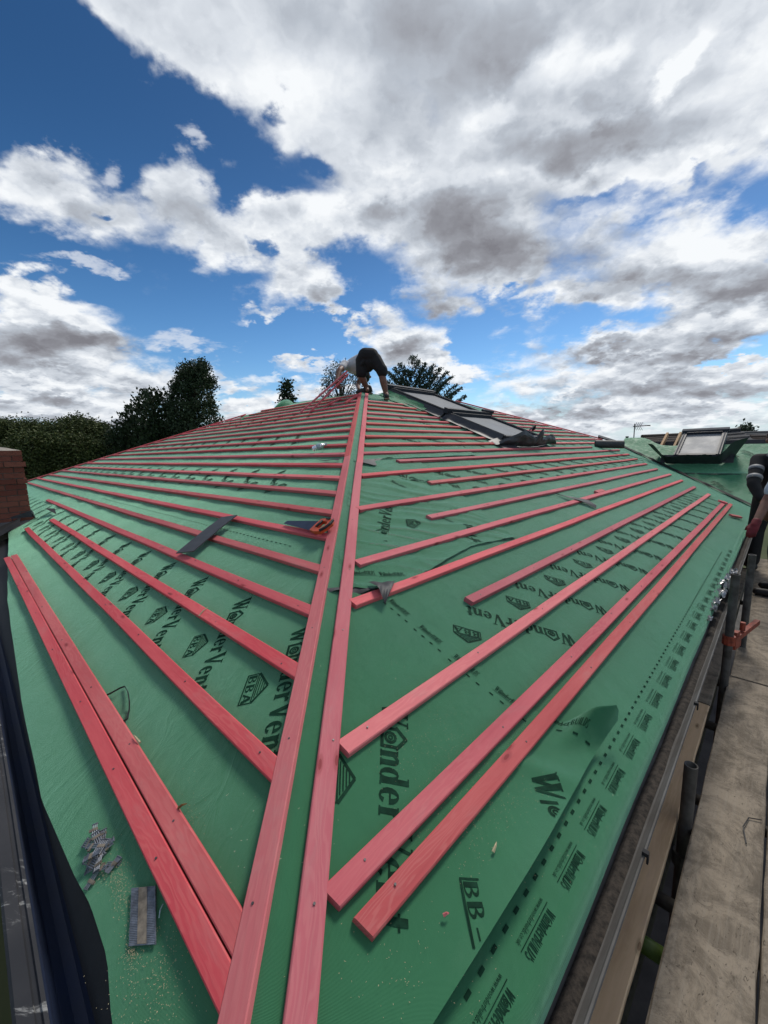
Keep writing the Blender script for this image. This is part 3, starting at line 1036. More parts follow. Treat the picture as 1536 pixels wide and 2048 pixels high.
SF = .045
GLYPH = {
    'W': (1.12, [[(.10, 1), (.27, 1), (.46, 0), (.36, 0)], [(.36, 0), (.46, 0), (.60, .86), (.56, .95)], [(.46, 1), (.63, 1), (.80, 0), (.70, 0)], [(.70, 0), (.80, 0), (1.0, 1), (.94, 1)], quad_stem(.02, 1, 1 + SF, .34), quad_stem(.42, 1, 1 + SF, .30), quad_stem(.84, 1, 1 + SF, .26)]),
    'V': (.80, [[(.10, 1), (.28, 1), (.48, 0), (.38, 0)], [(.38, 0), (.48, 0), (.72, 1), (.66, 1)], quad_stem(.02, 1, 1 + SF, .34), quad_stem(.56, 1, 1 + SF, .26)]),
    'n': (.62, [quad_stem(.08, 0, .64, .14), [(.22, .46), (.22, .56), (.34, .66), (.34, .56)], [(.34, .56), (.34, .66), (.46, .64), (.44, .56)], [(.40, .58), (.46, .64), (.54, .54), (.40, .48)], quad_stem(.40, 0, .54 - .02, .14), quad_stem(.02, -SF * .0, .04, .26), quad_stem(.34, 0, .04, .26), quad_stem(.02, .60, .64, .10)]),
    'd': (.66, ring(.27, .32, .23, .33, .13, .05, n=12) + [quad_stem(.40, 0, 1.0, .14), quad_stem(.32, .96, 1.0, .12), quad_stem(.50, 0, .04, .12)]),
    'e': (.58, ring(.28, .32, .24, .33, .13, .05, 0, 325, 12) + [quad_stem(.14, .33, .375, .36)]),
    'r': (.50, [quad_stem(.08, 0, .64, .14), [(.22, .44), (.22, .54), (.36, .66), (.36, .54)], [(.34, .50), (.34, .66), (.46, .64), (.46, .50)], quad_stem(.02, 0, .04, .28), quad_stem(.02, .60, .64, .10)]),
    't': (.44, [quad_stem(.12, .04, .86, .14), quad_stem(.02, .59, .64, .36), [(.12, 0), (.32, 0), (.40, .10), (.12, .08)]]),
    'o': (.92, [bar(.08, 0, .08, .62, .09), bar(.80, 0, .80, .62, .09), bar(.04, .045, .84, .045, .09), bar(.0, .56, .46, .96, .10), bar(.88, .56, .42, .96, .10)] + ring(.44, .36, .23, .23, .08, .08, n=12) + ring(.44, .36, .10, .10, .05, .05, n=8)),
    'B': (.62, [quad_stem(.06, 0, 1, .13)] + ring(.20, .74, .30, .26, .12, .06, -90, 90, 8) + ring(.20, .26, .34, .26, .12, .06, -90, 90, 8)),
    'U': (.66, [quad_stem(.06, .25, 1, .13), quad_stem(.48, .25, 1, .07)] + ring(.305, .26, .245, .27, .11, .07, 180, 360, 8)),
    'I': (.30, [quad_stem(.08, 0, 1, .14)]),
    'L': (.54, [quad_stem(.08, 0, 1, .13), quad_stem(.08, 0, .06, .42)]),
    'D': (.68, [quad_stem(.06, 0, 1, .13)] + ring(.18, .5, .44, .5, .13, .06, -90, 90, 10)),
    'S': (.54, ring(.27, .74, .22, .26, .11, .07, 20, 250, 9) + ring(.27, .25, .23, .26, .11, .07, -160, 90, 9)),
    'A': (.68, [[(.02, 0), (.12, 0), (.36, 1), (.30, 1)], [(.28, 1), (.42, 1), (.66, 0), (.50, 0)], quad_stem(.16, .26, .34, .36)]),
}


def word(txt, slant=0.0, gap=0.0):
    """strokes of a word, cap height 1"""
    x, out = 0.0, []

    def heavier(q, k=1.32):
        if len(q) != 4:
            return q
        (a0, b0), (a1, b1), (a2, b2), (a3, b3) = q
        if math.hypot(a1 - a0, b1 - b0) < math.hypot(a2 - a1, b2 - b1):
            m0, m1 = ((a0 + a1) / 2, (b0 + b1) / 2), ((a2 + a3) / 2, (b2 + b3) / 2)
            return [(m0[0] + (a0 - m0[0]) * k, m0[1] + (b0 - m0[1]) * k), (m0[0] + (a1 - m0[0]) * k, m0[1] + (b1 - m0[1]) * k), (m1[0] + (a2 - m1[0]) * k, m1[1] + (b2 - m1[1]) * k), (m1[0] + (a3 - m1[0]) * k, m1[1] + (b3 - m1[1]) * k)]
        m0, m1 = ((a1 + a2) / 2, (b1 + b2) / 2), ((a0 + a3) / 2, (b0 + b3) / 2)
        return [(m1[0] + (a0 - m1[0]) * k, m1[1] + (b0 - m1[1]) * k), (m0[0] + (a1 - m0[0]) * k, m0[1] + (b1 - m0[1]) * k), (m0[0] + (a2 - m0[0]) * k, m0[1] + (b2 - m0[1]) * k), (m1[0] + (a3 - m1[0]) * k, m1[1] + (b3 - m1[1]) * k)]
    for ch in txt:
        a_, q = GLYPH[ch]
        out += [[(px_ + x + slant * py_, py_) for px_, py_ in heavier(st)] for st in q]
        x += a_ + gap
    return x, out


def badge():
    """the approval badge: a roof with ruled gable over a box that reads BBA"""
    out = [bar(.0, .52, .75, 1.05, .10), bar(1.5, .52, .75, 1.05, .10), bar(.02, .50, 1.48, .50, .05)]
    for i in range(4):
        y = .58 + i * .10
        hw = (1.02 - y) / .53 * .62
        out.append(bar(.75 - hw, y, .75 + hw, y, .045))
    _, st = word('BBA')
    out += [[(.06 + a_ * .74, .06 + b_ * .38) for a_, b_ in q] for q in st]
    out += [bar(.0, .0, 1.5, .0, .06), bar(.02, 0, .02, .5, .05), bar(1.48, 0, 1.48, .5, .05)]
    return 1.5, out


WW, W_ST = word('WondervVent'.replace('vV', 'V'))
BB, B_ST = badge()
W1, W1_ST = word('Wonder', .12)
W2, W2_ST = word('BUILDS', .18)
WB = W1 + W2 * .92
WB_ST = W1_ST + [[(W1 + a_ * .92, b_) for a_, b_ in q] for q in W2_ST]
WB_ST = [[(a_ * .70, b_ * 1.12) for a_, b_ in q] for q in WB_ST]
WB *= .70
WB_ST = WB_ST + [bar(-.2, -.24, WB + .2, -.24, .07)]
# the small web address is set in the built-in font
fc = bpy.data.curves.new('address', 'FONT')
fc.body = 'www.wonderbuilds.co.uk'
fc.size = .70
fc.resolution_u = 1
fo = bpy.data.objects.new('address', fc)
C.objects.link(fo)
bpy.context.view_layer.update()
fm = bpy.data.meshes.new_from_object(fo.evaluated_get(bpy.context.evaluated_depsgraph_get()))
ADDR = [[(fm.vertices[i].co.x, fm.vertices[i].co.y - .92) for i in p.vertices] for p in fm.polygons]
aw = max(v_.co.x for v_ in fm.vertices)
ADDR = [[(a_ * WB / aw, b_) for a_, b_ in q] for q in ADDR]
bpy.data.objects.remove(fo)
bpy.data.meshes.remove(fm)
LET_N = 0


def lettering(F_, strokes, u, s, ru, rs, size, hfn, parent, clip=None, name='lettering', lift=.0011):
    """lay flat print on a slope: (u,s) start of the baseline, (ru,rs) reading direction"""
    l_ = math.hypot(ru, rs)
    ru, rs = ru / l_, rs / l_
    tu, ts = -rs * F_.hand, ru * F_.hand
    mb = MB()
    for i, q in enumerate(strokes):
        P = []
        ok = True
        for x, y in q:
            uu_, ss_ = u + (ru * x + tu * y) * size, s + (rs * x + ts * y) * size
            if clip and not clip(uu_, ss_):
                ok = False
            P.append(F_.pt(uu_, ss_, hfn(uu_, ss_) + lift + .0005 * max(0, uu_) + .00004 * (i % 5)))
        if ok:
            mb.add(P, [tuple(range(len(P)))])
    if mb.v:
        ob = mb.build(name, 'print', parent)
        if name == 'dashes':
            ob['kind'] = 'stuff'
        return ob


in_L = lambda u, s: u > hipL(s) + .02 and s > eave_cut(u) + .01 and u < leftL(s)
in_R = lambda u, s: u > hipR(s) + .05 and u < rightR(s) - .05 and s > -.79
R0_clip = lambda u, s: in_R(u, s) and u > .71
SZ = .082
ink = []
for k in range(-1, 22):
    u_ = .352 + .4925 * k
    lettering(SL, W_ST, u_ + .02, .205, -.31, -.345, SZ, wrinkL, memL, in_L)
    lettering(SL, B_ST, u_ - .02, -.035, -.31, -.345, SZ * 1.05, wrinkL, memL, in_L)
for row, s_ in enumerate((1.60, 2.75, 3.9)):
    for k in range(0, 20):
        u_ = .9 + s_ + .49 * k
        if u_ < leftL(s_) - .5:
            lettering(SL, W_ST, u_, s_, -.31, -.345, SZ, wrinkL, memL, in_L)
            if row == 0:
                lettering(SL, B_ST, u_ - .37, s_ - .25, -.31, -.345, SZ * 1.05, wrinkL, memL, in_L)
for k in range(0, 14):
    u_ = 1.335 + .487 * k
    lettering(SR, W_ST, u_, -.372, -.337, .411, SZ, wrinkR, memR, R0_clip)
    lettering(SR, B_ST, u_ - .46, -.10, -.337, .411, SZ * 1.05, wrinkR, memR, R0_clip)
for row, s_ in enumerate((1.455, 2.42, 3.3)):
    for k in range(0, 16):
        u_ = s_ + .52 + .487 * k
        if u_ < rightR(s_) - .4:
            lettering(SR, W_ST, u_, s_, .62, -.42, SZ, wrinkR, memR, in_R)
            if row == 0:
                lettering(SR, B_ST, u_ + .12, s_ - .36, .62, -.42, SZ, wrinkR, memR, in_R)
# lap-line print along the eave: dashes, address and maker's name
for k in range(-1, 24):
    u_ = .046 + .1925 * k
    lettering(SR, WB_ST, u_ + .135, -.752, -1, 0, .0235, wrinkR, memR, None)
    if k < 14:
        lettering(SR, ADDR, u_ + .135, -.752, -1, 0, .0235, wrinkR, memR, None, 'small_print')
dash = []
for k in range(0, 90):
    dash.append([(k * .05 * 20, 0), (k * .05 * 20 + .36, 0), (k * .05 * 20 + .36, .16), (k * .05 * 20, .16)])
lettering(SR, dash, -.1, -.708, 1, 0, .05, wrinkR, memR, None, 'dashes')
for k in range(0, 20):
    u_ = 1.0 + .30 * k
    lettering(SL, WB_ST, u_ + .25, .555, -1, 0, .0265, wrinkL, memL, in_L)
lettering(SL, dash, 1.0, .66, 1, 0, .05, wrinkL, memL, None, 'dashes')
lettering(SL, dash, 1.0, .53, 1, 0, .05, wrinkL, memL, None, 'dashes')


# ------------------------------------------------------------------ loose laps of membrane
def lap_sheet(name, F_, fn, nu, nv, mat='membrane', th=.0012, parent=None):
    """thin sheet with its own thickness: top face in membrane, underside dark"""
    mb = MB()
    mb.grid(lambda a, b: fn(a, b), nu, nv, 0, flip=(F_.hand < 0))
    mb.grid(lambda a, b: Vector(fn(a, b)) - F_.n * th, nu, nv, 1, flip=(F_.hand > 0))
    return mb.build(name, [mat, 'membrane_back'], parent or house, smooth=True)


# sheet wrapped over from the left slope: its edge runs up the slope at u = .7 and its lower corner has lifted
CURL_U, CURL_S = .86, -.655


def right_edge(s):
    r_ = .69 + .015 * fnoise(s * 2, 5)
    if s < -.42:
        q = min(1, (-.42 - s) / .24)
        r_ += .17 * q * q
    return r_


def hip_lift(u, s):
    t_ = max(0, min(1, (u - (right_edge(s) - .19)) / .19))              # the lifted corner curls up towards its free edge
    band = max(0, min(1, (-.545 - s) / .07)) * max(0, min(1, (s + .70) / .05))
    k = t_ ** 1.8 * band * band * (3 - 2 * band)
    low = max(0, min(1, (-.545 - s) / .14)) ** 2                      # the bottom edge bellies up along its length
    bell = low * (.032 + .016 * math.sin(u * 7.0 + .6)) * max(0, min(1, (u + .45) / .3))
    buck = .012 * max(0, 1 - abs(u - .47 + .55 * (s + .55)) / .06) * max(0, min(1, (-.40 - s) / .15))
    rip = .0025 * fnoise(u * 5, s * 3, 11)
    return HT + .0035 + k * .105 + bell + buck + rip


def hip_sheet(a, b):
    s = -.682 + (1.002) * b
    right = right_edge(s)
    left = hipR(s) + .05
    u = left + (right - left) * (1 - (1 - a) ** 1.4)
    ss_ = s - .012 * fnoise(u * 2.2, 3) * (1 - b) ** 6
    return SR.pt(u, ss_, hip_lift(u, ss_))


hs = lap_sheet('membrane_lap', SR, hip_sheet, 60, 70)
on_hs = lambda u, s: u > hipR(s) + .06 and u < right_edge(s) and -.678 < s < .32
lettering(SR, W_ST, .225, -.118, -.36, -.36, SZ * 1.02, hip_lift, hs, on_hs)
lettering(SR, W_ST, .455, -.556, -.36, -.36, SZ * 1.02, hip_lift, hs, on_hs)
lettering(SR, B_ST, -.045, -.155, -.30, -.36, SZ * 1.05, hip_lift, hs, on_hs)
lettering(SR, B_ST, .045, -.582, -.36, -.36, SZ * 1.05, hip_lift, hs, on_hs)
for k in range(5):
    s_ = .262 - .1925 * k
    q = .16 * min(1, max(0, -.30 - s_ + .1) / .30) ** 2
    lettering(SR, WB_ST, .625 + q * .5, s_, .03 + q * 1.6, -1, .0225, hip_lift, hs, None)
    lettering(SR, dash[:4], .590 + q * .5, s_ - .0, .03 + q * 1.6, -1, .045, hip_lift, hs, None, 'dashes')

# the next sheet up: wrinkled, its lower edge lying loose across the battens' gap
LAPX = [.40, .55, .66, .80, 1.07, 1.30, 1.53, 1.80, 2.05, 2.30]
LAPS = [.415, .40, .345, .325, .342, .385, .415, .395, .36, .36]


def wrink2(u, s):
    fade = max(0, min(1, (1.9 - s) / .5)) * max(0, min(1, (2.5 - u) / .5))
    q = (u * .55 + s * .85)
    w_ = .010 * fnoise(q * 7.0, (u * .85 - s * .55) * 1.2, 21) + .011 * (.5 - abs(fnoise(q * 9.0 + 1.5 * fnoise(u * 2, s * 2, 3), (u * .85 - s * .55) * 1.4, 5))) ** 2 * 4 - .006
    edge = .006 * max(0, 1 - (s - float(np.interp(u, LAPX, LAPS))) / .06)
    return HT + .006 + w_ * fade + edge


def lap_mid(a, b):
    bot_u = a
    s_hi = 1.85
    u_lo = hipR(.42) + .045
    u0_ = u_lo + (2.05 - u_lo) * a
    bot = float(np.interp(u0_, LAPX, LAPS)) + .004 * fnoise(u0_ * 14, 2)
    s = bot + (s_hi - bot) * b
    left = hipR(s) + .045
    right = 2.05 + (s - .36) * .35 + .02 * fnoise(s * 4, 8)
    u = left + (right - left) * a
    return SR.pt(u, s, wrink2(u, s))


ms = lap_sheet('membrane_lap', SR, lap_mid, 130, 120)
on_ms = lambda u, s: u > hipR(s) + .05 and u < 2.0 + (s - .36) * .35 and s > float(np.interp(u, LAPX, LAPS)) + .01
lettering(SR, W_ST, 1.00, .655, .37, .33, SZ, wrink2, ms, on_ms)
lettering(SR, B_ST, 1.32, .73, .36, .12, SZ, wrink2, ms, on_ms)
lettering(SR, W_ST, 1.46, .20, .33, .36, SZ, wrink2, ms, on_ms)
lettering(SR, W_ST, 1.90, 1.44, .62, -.42, SZ * 1.15, wrink2, ms, on_ms)
lettering(SR, B_ST, .93, 1.05, .4, .3, SZ, wrink2, ms, on_ms)
for k in range(4):
    lettering(SR, WB_ST, 1.76 - .05 * k, 1.40 - .29 * k, .33, -.9, .0265, wrink2, ms, on_ms)
for k in range(2):
    lettering(SR, WB_ST, .58 + .14 * k, .50 - .075 * k, .9, -.42, .0265, wrink2, ms, on_ms)

# dark underside of the torn corner, folded out over the batten below
mb = MB()


def flap(a, b):
    # from the lap edge (top) to a point down the slope
    e0, e1 = SR.pt(.60, .385, .004), SR.pt(.735, .335, .006)
    tip = SR.pt(.555, .222, .006)
    top = e0.lerp(e1, a)
    m_ = top.lerp(tip, b)
    return m_ + SR.n * (.030 * math.sin(b * math.pi) + .010 * fnoise(a * 3, b * 3))


mb.grid(flap, 10, 12, 0, flip=True)
mb.grid(lambda a, b: SR.pt(.40 + .22 * a, .455 - .075 * a - .035 * b - .02 * a * b, .000 + .016 * math.sin(a * 9) * b - .016), 12, 4, 0)
mb.build('torn_underside', 'membrane_back', ms, smooth=True)

# the lap above, curled so that its dark back shows
def wrink3(u, s):
    return HT + .008 + .006 * fnoise(u * 3.5, s * 4, 31) + .01 * max(0, 1 - (s - 1.82) / .05) * (1 if s > 1.82 else 0)


def lap_top(a, b):
    u0_ = hipR(1.85) + .045 + 2.0 * a
    bot = 1.835 + .018 * fnoise(u0_ * 3.3, 1) - .10 * math.exp(-((u0_ - 1.86) / .09) ** 2) + .03 * math.exp(-((u0_ - 2.15) / .10) ** 2)
    s = bot + .30 * b
    u = hipR(s) + .045 + (2.0 - .15 * b) * a
    return SR.pt(u, s, wrink3(u, s) * (1 if b < .95 else 1))


ts = lap_sheet('membrane_lap', SR, lap_top, 60, 12)
mb = MB()
mb.grid(lambda a, b: SR.pt(1.74 + .50 * a, 1.835 + .02 * a - (.15 * math.exp(-((a - .22) / .22) ** 2) + .02) * b * (1 - a * .6), -.010 + .012 * math.sin(a * 8 + 1) * b), 24, 5, flip=False)
mb.build('torn_underside', 'membrane_back', ts, smooth=True)
mb = MB()
mb.grid(lambda a, b: SL.pt(hipL(1.9) + .12 + .34 * a, 1.83 + .04 * (1 - a) * b + .01, HT + .012 + .006 * math.sin(a * 9)), 12, 2)
mb.build('torn_underside', 'membrane_back', ts, smooth=True)

# ------------------------------------------------------------------ roof windows
def roof_window(F_, u0, u1, s0, s1, zt=.10, fw=.06, blind=True):
    r = MB()
    # kerb and frame: four rails standing on the slope
    for (ua, ub, sa, sb, h_) in ((u0, u0 + fw, s0, s1, zt), (u1 - fw, u1, s0, s1, zt), (u0 + fw, u1 - fw, s0, s0 + fw, zt - .012), (u0 + fw, u1 - fw, s1 - fw * 1.3, s1, zt + .022)):
        r.box(F_.pt(ua, sa, HT), F_.d * (ub - ua), F_.s * (sb - sa), F_.n * (h_ - HT))
    o = r.build('roof_window', 'frame', house)
    gl = MB()
    gl.box(F_.pt(u0 + fw, s0 + fw, zt - .045), F_.d * (u1 - u0 - 2 * fw), F_.s * (s1 - s0 - 2.3 * fw), F_.n * .012)
    gl.build('pane', 'glass', o)
    c = MB()
    c.box(F_.pt(u0 + fw * .25, s0 + .02, zt + .002), F_.d * .022, F_.s * (s1 - s0 - .10), F_.n * .006)
    c.box(F_.pt(u1 - fw * .25 - .022, s0 + .02, zt + .002), F_.d * .022, F_.s * (s1 - s0 - .10), F_.n * .006)
    c.build('cover_strip', 'framelight' if not blind else 'frame', o)
    return o


wl, wr = 5.02, 6.38
win1 = roof_window(SR, wl, wr, 3.40, 4.80, .13)
win2 = roof_window(SR, wl, wr, 2.24, 3.36, .11)
for wn_, s0, s1 in ((win1, 3.40, 4.80), (win2, 2.24, 3.36)):
    # flashing trays each side
    mb = MB()
    mb.grid(lambda a, b: SR.pt(wl - .012 - .15 * b, s0 + (s1 - s0) * a, .012 + .10 * (1 - b) ** 3 + .014 * fnoise(a * 7, b * 3, s0)), 14, 6)
    mb.grid(lambda a, b: SR.pt(wr + .012 + .13 * b, s0 + (s1 - s0) * a, .012 + .09 * (1 - b) ** 3 + .010 * fnoise(a * 7, b * 3, s0)), 14, 6, flip=True)
    mb.build('side_flashing', 'lead', wn_, smooth=True)
mb = MB()
mb.box(SR.pt(wl - .04, 3.335, .09), SR.d * (wr - wl + .08), SR.s * .085, SR.n * .085)
mb.tube(SR.pt(wr - .25, 3.40, .19), SR.pt(wr + .08, 3.36, .19), .025)
mb.build('transom_cover', 'frame', win1)
mb = MB()
mb.box(SR.pt(wl - .05, 4.77, .10), SR.d * (wr - wl + .08), SR.s * .11, SR.n * .075)
mb.build('top_cover', 'frame', win1)
# membrane dressed up the left side of the upper window
mb = MB()
mb.grid(lambda a, b: SR.pt(wl - .015 - .30 * b * (1 - .55 * abs(a - .6)), 3.75 + 1.05 * a, .10 * (1 - b) ** 2 - .01 + .02 * fnoise(a * 6, b * 4, 2)), 16, 8)
mb.build('membrane_upstand', 'membrane', win1, smooth=True)
# crumpled apron at the foot, bent up while the work goes on
AP = [(-.30, .05, .02), (-.06, .13, .10), (.10, .20, .20), (.20, .24, .10), (.34, .20, .16), (.55, .14, .15), (.62, .27, .05), (.72, .26, .02), (.78, .15, .18), (.95, .15, .16), (1.10, .18, .14), (1.25, .17, .10), (1.42, .11, .05), (1.50, .02, .0)]


def apron_w(a, b):
    x = -.30 + 1.80 * a
    xs_ = x if x < .2 else .2 + (x - .2) * 1.22
    hh = float(np.interp(x, [q[0] for q in AP], [q[1] for q in AP])) * 1.12
    fwd = .06 + .06 * math.sin(x * 3.1)
    return SR.pt(wl + xs_, 2.17 - fwd - .10 * b ** 1.5 * 0 - .02 * fnoise(x * 7, b * 3), HT + .02 + hh * b + .015 * fnoise(x * 9, b * 4, 3) * b) + SR.s * (-.05 * math.sin(b * 2.6)) - outR * 0


mb = MB()
mb.grid(apron_w, 60, 8)
mb.build('apron_flashing', 'lead', win2, smooth=False)
mb = MB()
mb.grid(lambda a, b: SR.pt(wl + .62 + .13 * a, 2.19 - .05 * b, .20 + .07 * math.sin(a * 3.1) + .05 * b), 5, 3)
mb.grid(lambda a, b: SR.pt(wl - .28 + 1.7 * a, 2.26 - .20 * b + .02 * fnoise(a * 5, 2), HT + .012 + .02 * (1 - b)), 20, 4)
mb.grid(lambda a, b: SR.pt(wl - .30 + .42 * a, 2.30 - .30 * b, HT + .02 + .10 * (1 - b) * a), 8, 5)
mb.build('apron_tray', 'lead', win2, smooth=False)

# wing roof window, its lead skirt still flapped up
wA, wB = -1.40, -.63
win3 = roof_window(SW, wA, wB, 1.72, 2.84, .13, .075, False)
mb = MB()
mb.box(SW.pt(wA - .03, 2.80, .115), SW.d * (wB - wA + .06), SW.s * .10, SW.n * .06)
mb.build('top_cover', 'framelight', win3)
mb = MB()
SK = [-1.82, -1.70, -1.42, -1.22, -1.12, -.98, -.86, -.74, -.66, -.50, -.30]
SH = [.34, .42, .24, .27, .30, .25, .31, .25, .26, .50, .44]


def skirt(a, b):
    x = -1.82 + 1.52 * a
    hh = float(np.interp(x, SK, SH))
    side = max(0, abs(x + 1.05) - .45)
    s_ = 1.54 + side * 1.15
    return SW.pt(x * (1 - b) + (x + .10 * (x + 1.05)) * b - .12 * (1 - b) * (1 if x > -1.05 else -1) * min(1, side * 3), s_ - .10 * b + .12 * side, .0 + hh * b * .9 + .012 * fnoise(x * 9, b * 3) + (.10 * b * side))


mb.grid(skirt, 44, 7)
mb.grid(lambda a, b: SW.pt(wA - .22 + (wB - wA + .44) * a, 1.74 - .17 * b, .10 * (1 - b) + .01), 20, 3)
mb.build('lead_skirt', 'slate', win3, smooth=False)
lettering(SW, W_ST, -1.95, 1.72, .8, -.55, .075, lambda u, s: .012 + .0 * u, memW, None)
for (a_, s_) in ((-.62, .86), (.05, .86), (-.30, 2.12), (.30, 2.12), (-2.05, 1.95), (.9, 2.1)):
    lettering(SW, W_ST, a_, s_, .36, -.45, .075, lambda u, s: .016 + .020 * fnoise(u * 1.5 + s * 1.2, s * 2.4, 7) + .014 * fnoise(u * 4 - s * 3, s * 1.4, 2), memW, None)
    lettering(SW, B_ST, a_ - .12, s_ - .22, .36, -.45, .085, lambda u, s: .016 + .020 * fnoise(u * 1.5 + s * 1.2, s * 2.4, 7) + .014 * fnoise(u * 4 - s * 3, s * 1.4, 2), memW, None)

# strips of flashing lying up the far hip above the roll
for k in range(3):
    mb = MB()
    A_, B_ = SR.pt(10.55 - .16 * k, 2.60 - .05 * k, .02), SR.pt(10.75 - .16 * k, 2.06 - .05 * k, .02)
    mb.box(A_, B_ - A_, SR.d * .10, SR.n * .03)
    mb.build('hip_flashing', 'lead', house)

# ------------------------------------------------------------------ chimney
CH = SL.px(66, 1040, HT)
c0 = SL.pt(6.30, -.07, HT)
chim = MB()
bw, bh, bl, gap = .1025, .065, .215, .010
cz0 = c0.z - .10
o_ = Vector((c0.x, c0.y, 0))
ax, ay = outL, dL                             # square to the house: one face looks straight at the eye
CWX, CWY, NC = .68, .56, 14
chim.box(o_ + ax * .018 + ay * .018 + UPZ * (cz0 - 1.5), ax * (CWX - .036), ay * (CWY - .036), UPZ * (1.5 + NC * (bh + gap) - .012))
chimney = chim.build('chimney', 'mortar', house)
bm_cache = {}


def brick_at(p, x, y, z):
    key = (round(x.length, 3), round(y.length, 3), abs(x.normalized().dot(ax)) > .5)
    mb = MB()
    mb.box(p, x, y, z)
    return mb.build('brick', 'brick', chimney, origin=p)


for c in range(NC):
    zc = cz0 + c * (bh + gap)
    proud = .022 if c in (1, 11) else (.012 if c in (8,) else 0)
    off = 0 if c % 2 else .1125
    jit = lambda: random.uniform(-.002, .0025)
    # front face, towards the camera
    x = -proud
    first = True
    while x < CWX + proud - .02:
        l_ = min(bl if not (first and off) else .1025, CWX + proud - x)
        brick_at(o_ + ax * x - ay * (proud + jit()) + UPZ * (zc + jit() * .5), ax * l_, ay * (.05 + proud), UPZ * bh)
        x += l_ + gap
        first = False
    # right-hand face
    y = .06
    first = True
    while y < CWY + proud - .02:
        l_ = min(bl if not (first and not off) else .1025, CWY + proud - y)
        brick_at(o_ - ax * (proud + jit()) + ay * y + UPZ * (zc + jit() * .5), ax * (.05 + proud), ay * l_, UPZ * bh)
        y += l_ + gap
        first = False
mb = MB()
zt = cz0 + NC * (bh + gap)
mb.grid(lambda a, b: o_ + ax * (CWX * a) + ay * (CWY * b) + UPZ * (zt - .012 + .05 * min(1, 4 * min(a, 1 - a, b, 1 - b)) + .006 * fnoise(a * 9, b * 9)), 14, 14, flip=True)
mb.build('cement_cap', 'cement', chimney, smooth=True)
mb = MB()


def apron_c(a, b):
    base = o_ + ax * (CWX * 1.02 * a - .006) - ay * (.012 + .18 * b ** 1.3) + UPZ * (cz0 + .135 * (1 - b) - .02 + .006 * fnoise(a * 7, b * 4))
    return base


mb.grid(apron_c, 18, 8)
mb.grid(lambda a, b: o_ - ax * (.010 + .10 * b ** 1.4) + ay * (-.02 + CWY * 1.1 * a) + UPZ * (cz0 + .22 * (1 - b) + .10 * a - .01 + .01 * fnoise(a * 6, b * 4, 3)), 18, 8, flip=True)
mb.grid(lambda a, b: o_ - ax * (.009 - .03 * b * 0) + ax * .22 * a - ay * .014 + UPZ * (cz0 + .10 + .13 * b * (1 - .5 * a)), 6, 4)
mb.build('chimney_flashing', 'lead', chimney, smooth=True)
# dark felt spilling out at the foot of the stack
mb = MB()
mb.grid(lambda a, b: SL.pt(6.75 - 1.25 * a, -.12 - .46 * b - .10 * a, .03 + .05 * (1 - b) + .03 * fnoise(a * 3, b * 3, 6)), 16, 10)
mb.build('loose_felt', 'felt', house, smooth=True)
mb = MB()
mb.grid(lambda a, b: SL.pt(6.10 - .42 * a, .20 - .05 * a - .09 * b * (1 - a), .0 + .05 * (1 - a) * (.4 + b)), 10, 4)
mb.build('loose_felt', 'felt', house, smooth=True)


# ------------------------------------------------------------------ scaffold along the right eave
def sp_(u, x, z):
    """u along the eave and x out from the eye, z relative to the eye"""
    return Vector((0, 0, CZ)) + dR * u + outR * x + UPZ * z


BZ = -1.62
scaf = empty('scaffold', sp_(3, .1, -CZ), 'steel tube scaffold with worn timber boards running along the right-hand eave', 'scaffold')


def board(u0, u1, x0, x1, z, mat, tilt=0.0, th=.038):
    L_ = u1 - u0
    n_ = max(4, int(L_ / .12))
    sd_ = random.random() * 50
    W_ = x1 - x0
    V, Fc = [], []
    c = .004
    pr = [(0, -c), (c, 0), (W_ - c, 0), (W_, -c), (W_, -th), (0, -th)]
    for i in range(n_ + 1):
        u = L_ * i / n_
        for k, (x, z_) in enumerate(pr):
            ch = .004 * fnoise(u * 9, k, sd_) + .003 * fnoise(u * 30, k, sd_)
            V.append((u + (.004 * fnoise(x * 60, sd_) if i in (0, n_) else 0), x + ch, z_ + .004 * fnoise(u * .8, sd_ + x * 2)))
    m_ = len(pr)
    for i in range(n_):
        Fc += [(i * m_ + k, (i + 1) * m_ + k, (i + 1) * m_ + (k + 1) % m_, i * m_ + (k + 1) % m_)[::-1] for k in range(m_)]
    Fc += [tuple(range(m_))[::1], tuple(range(n_ * m_, (n_ + 1) * m_))[::-1]]
    me = bpy.data.meshes.new('board')
    me.from_pydata(V, [], Fc)
    me.materials.append(MAT[mat])
    me.update()
    bmm = bmesh.new()
    bmm.from_mesh(me)
    bmesh.ops.recalc_face_normals(bmm, faces=bmm.faces)
    bmm.to_mesh(me)
    bmm.free()
    ob = bpy.data.objects.new('board', me)
    C.objects.link(ob)
    o_ = sp_(u0, x0, z)
    mt = Matrix.Identity(4)
    X, Y = dR, (outR * math.cos(tilt) + UPZ * math.sin(tilt))
    Z = X.cross(Y)
    if Z.z < 0:
        Z = -Z
    for i in range(3):
        mt[i][0], mt[i][1], mt[i][2], mt[i][3] = X[i], Y[i], Z[i], o_[i]
    ob.matrix_basis = mt
    ob.parent = scaf
    ob.matrix_parent_inverse = scaf.matrix_basis.inverted()
    return ob


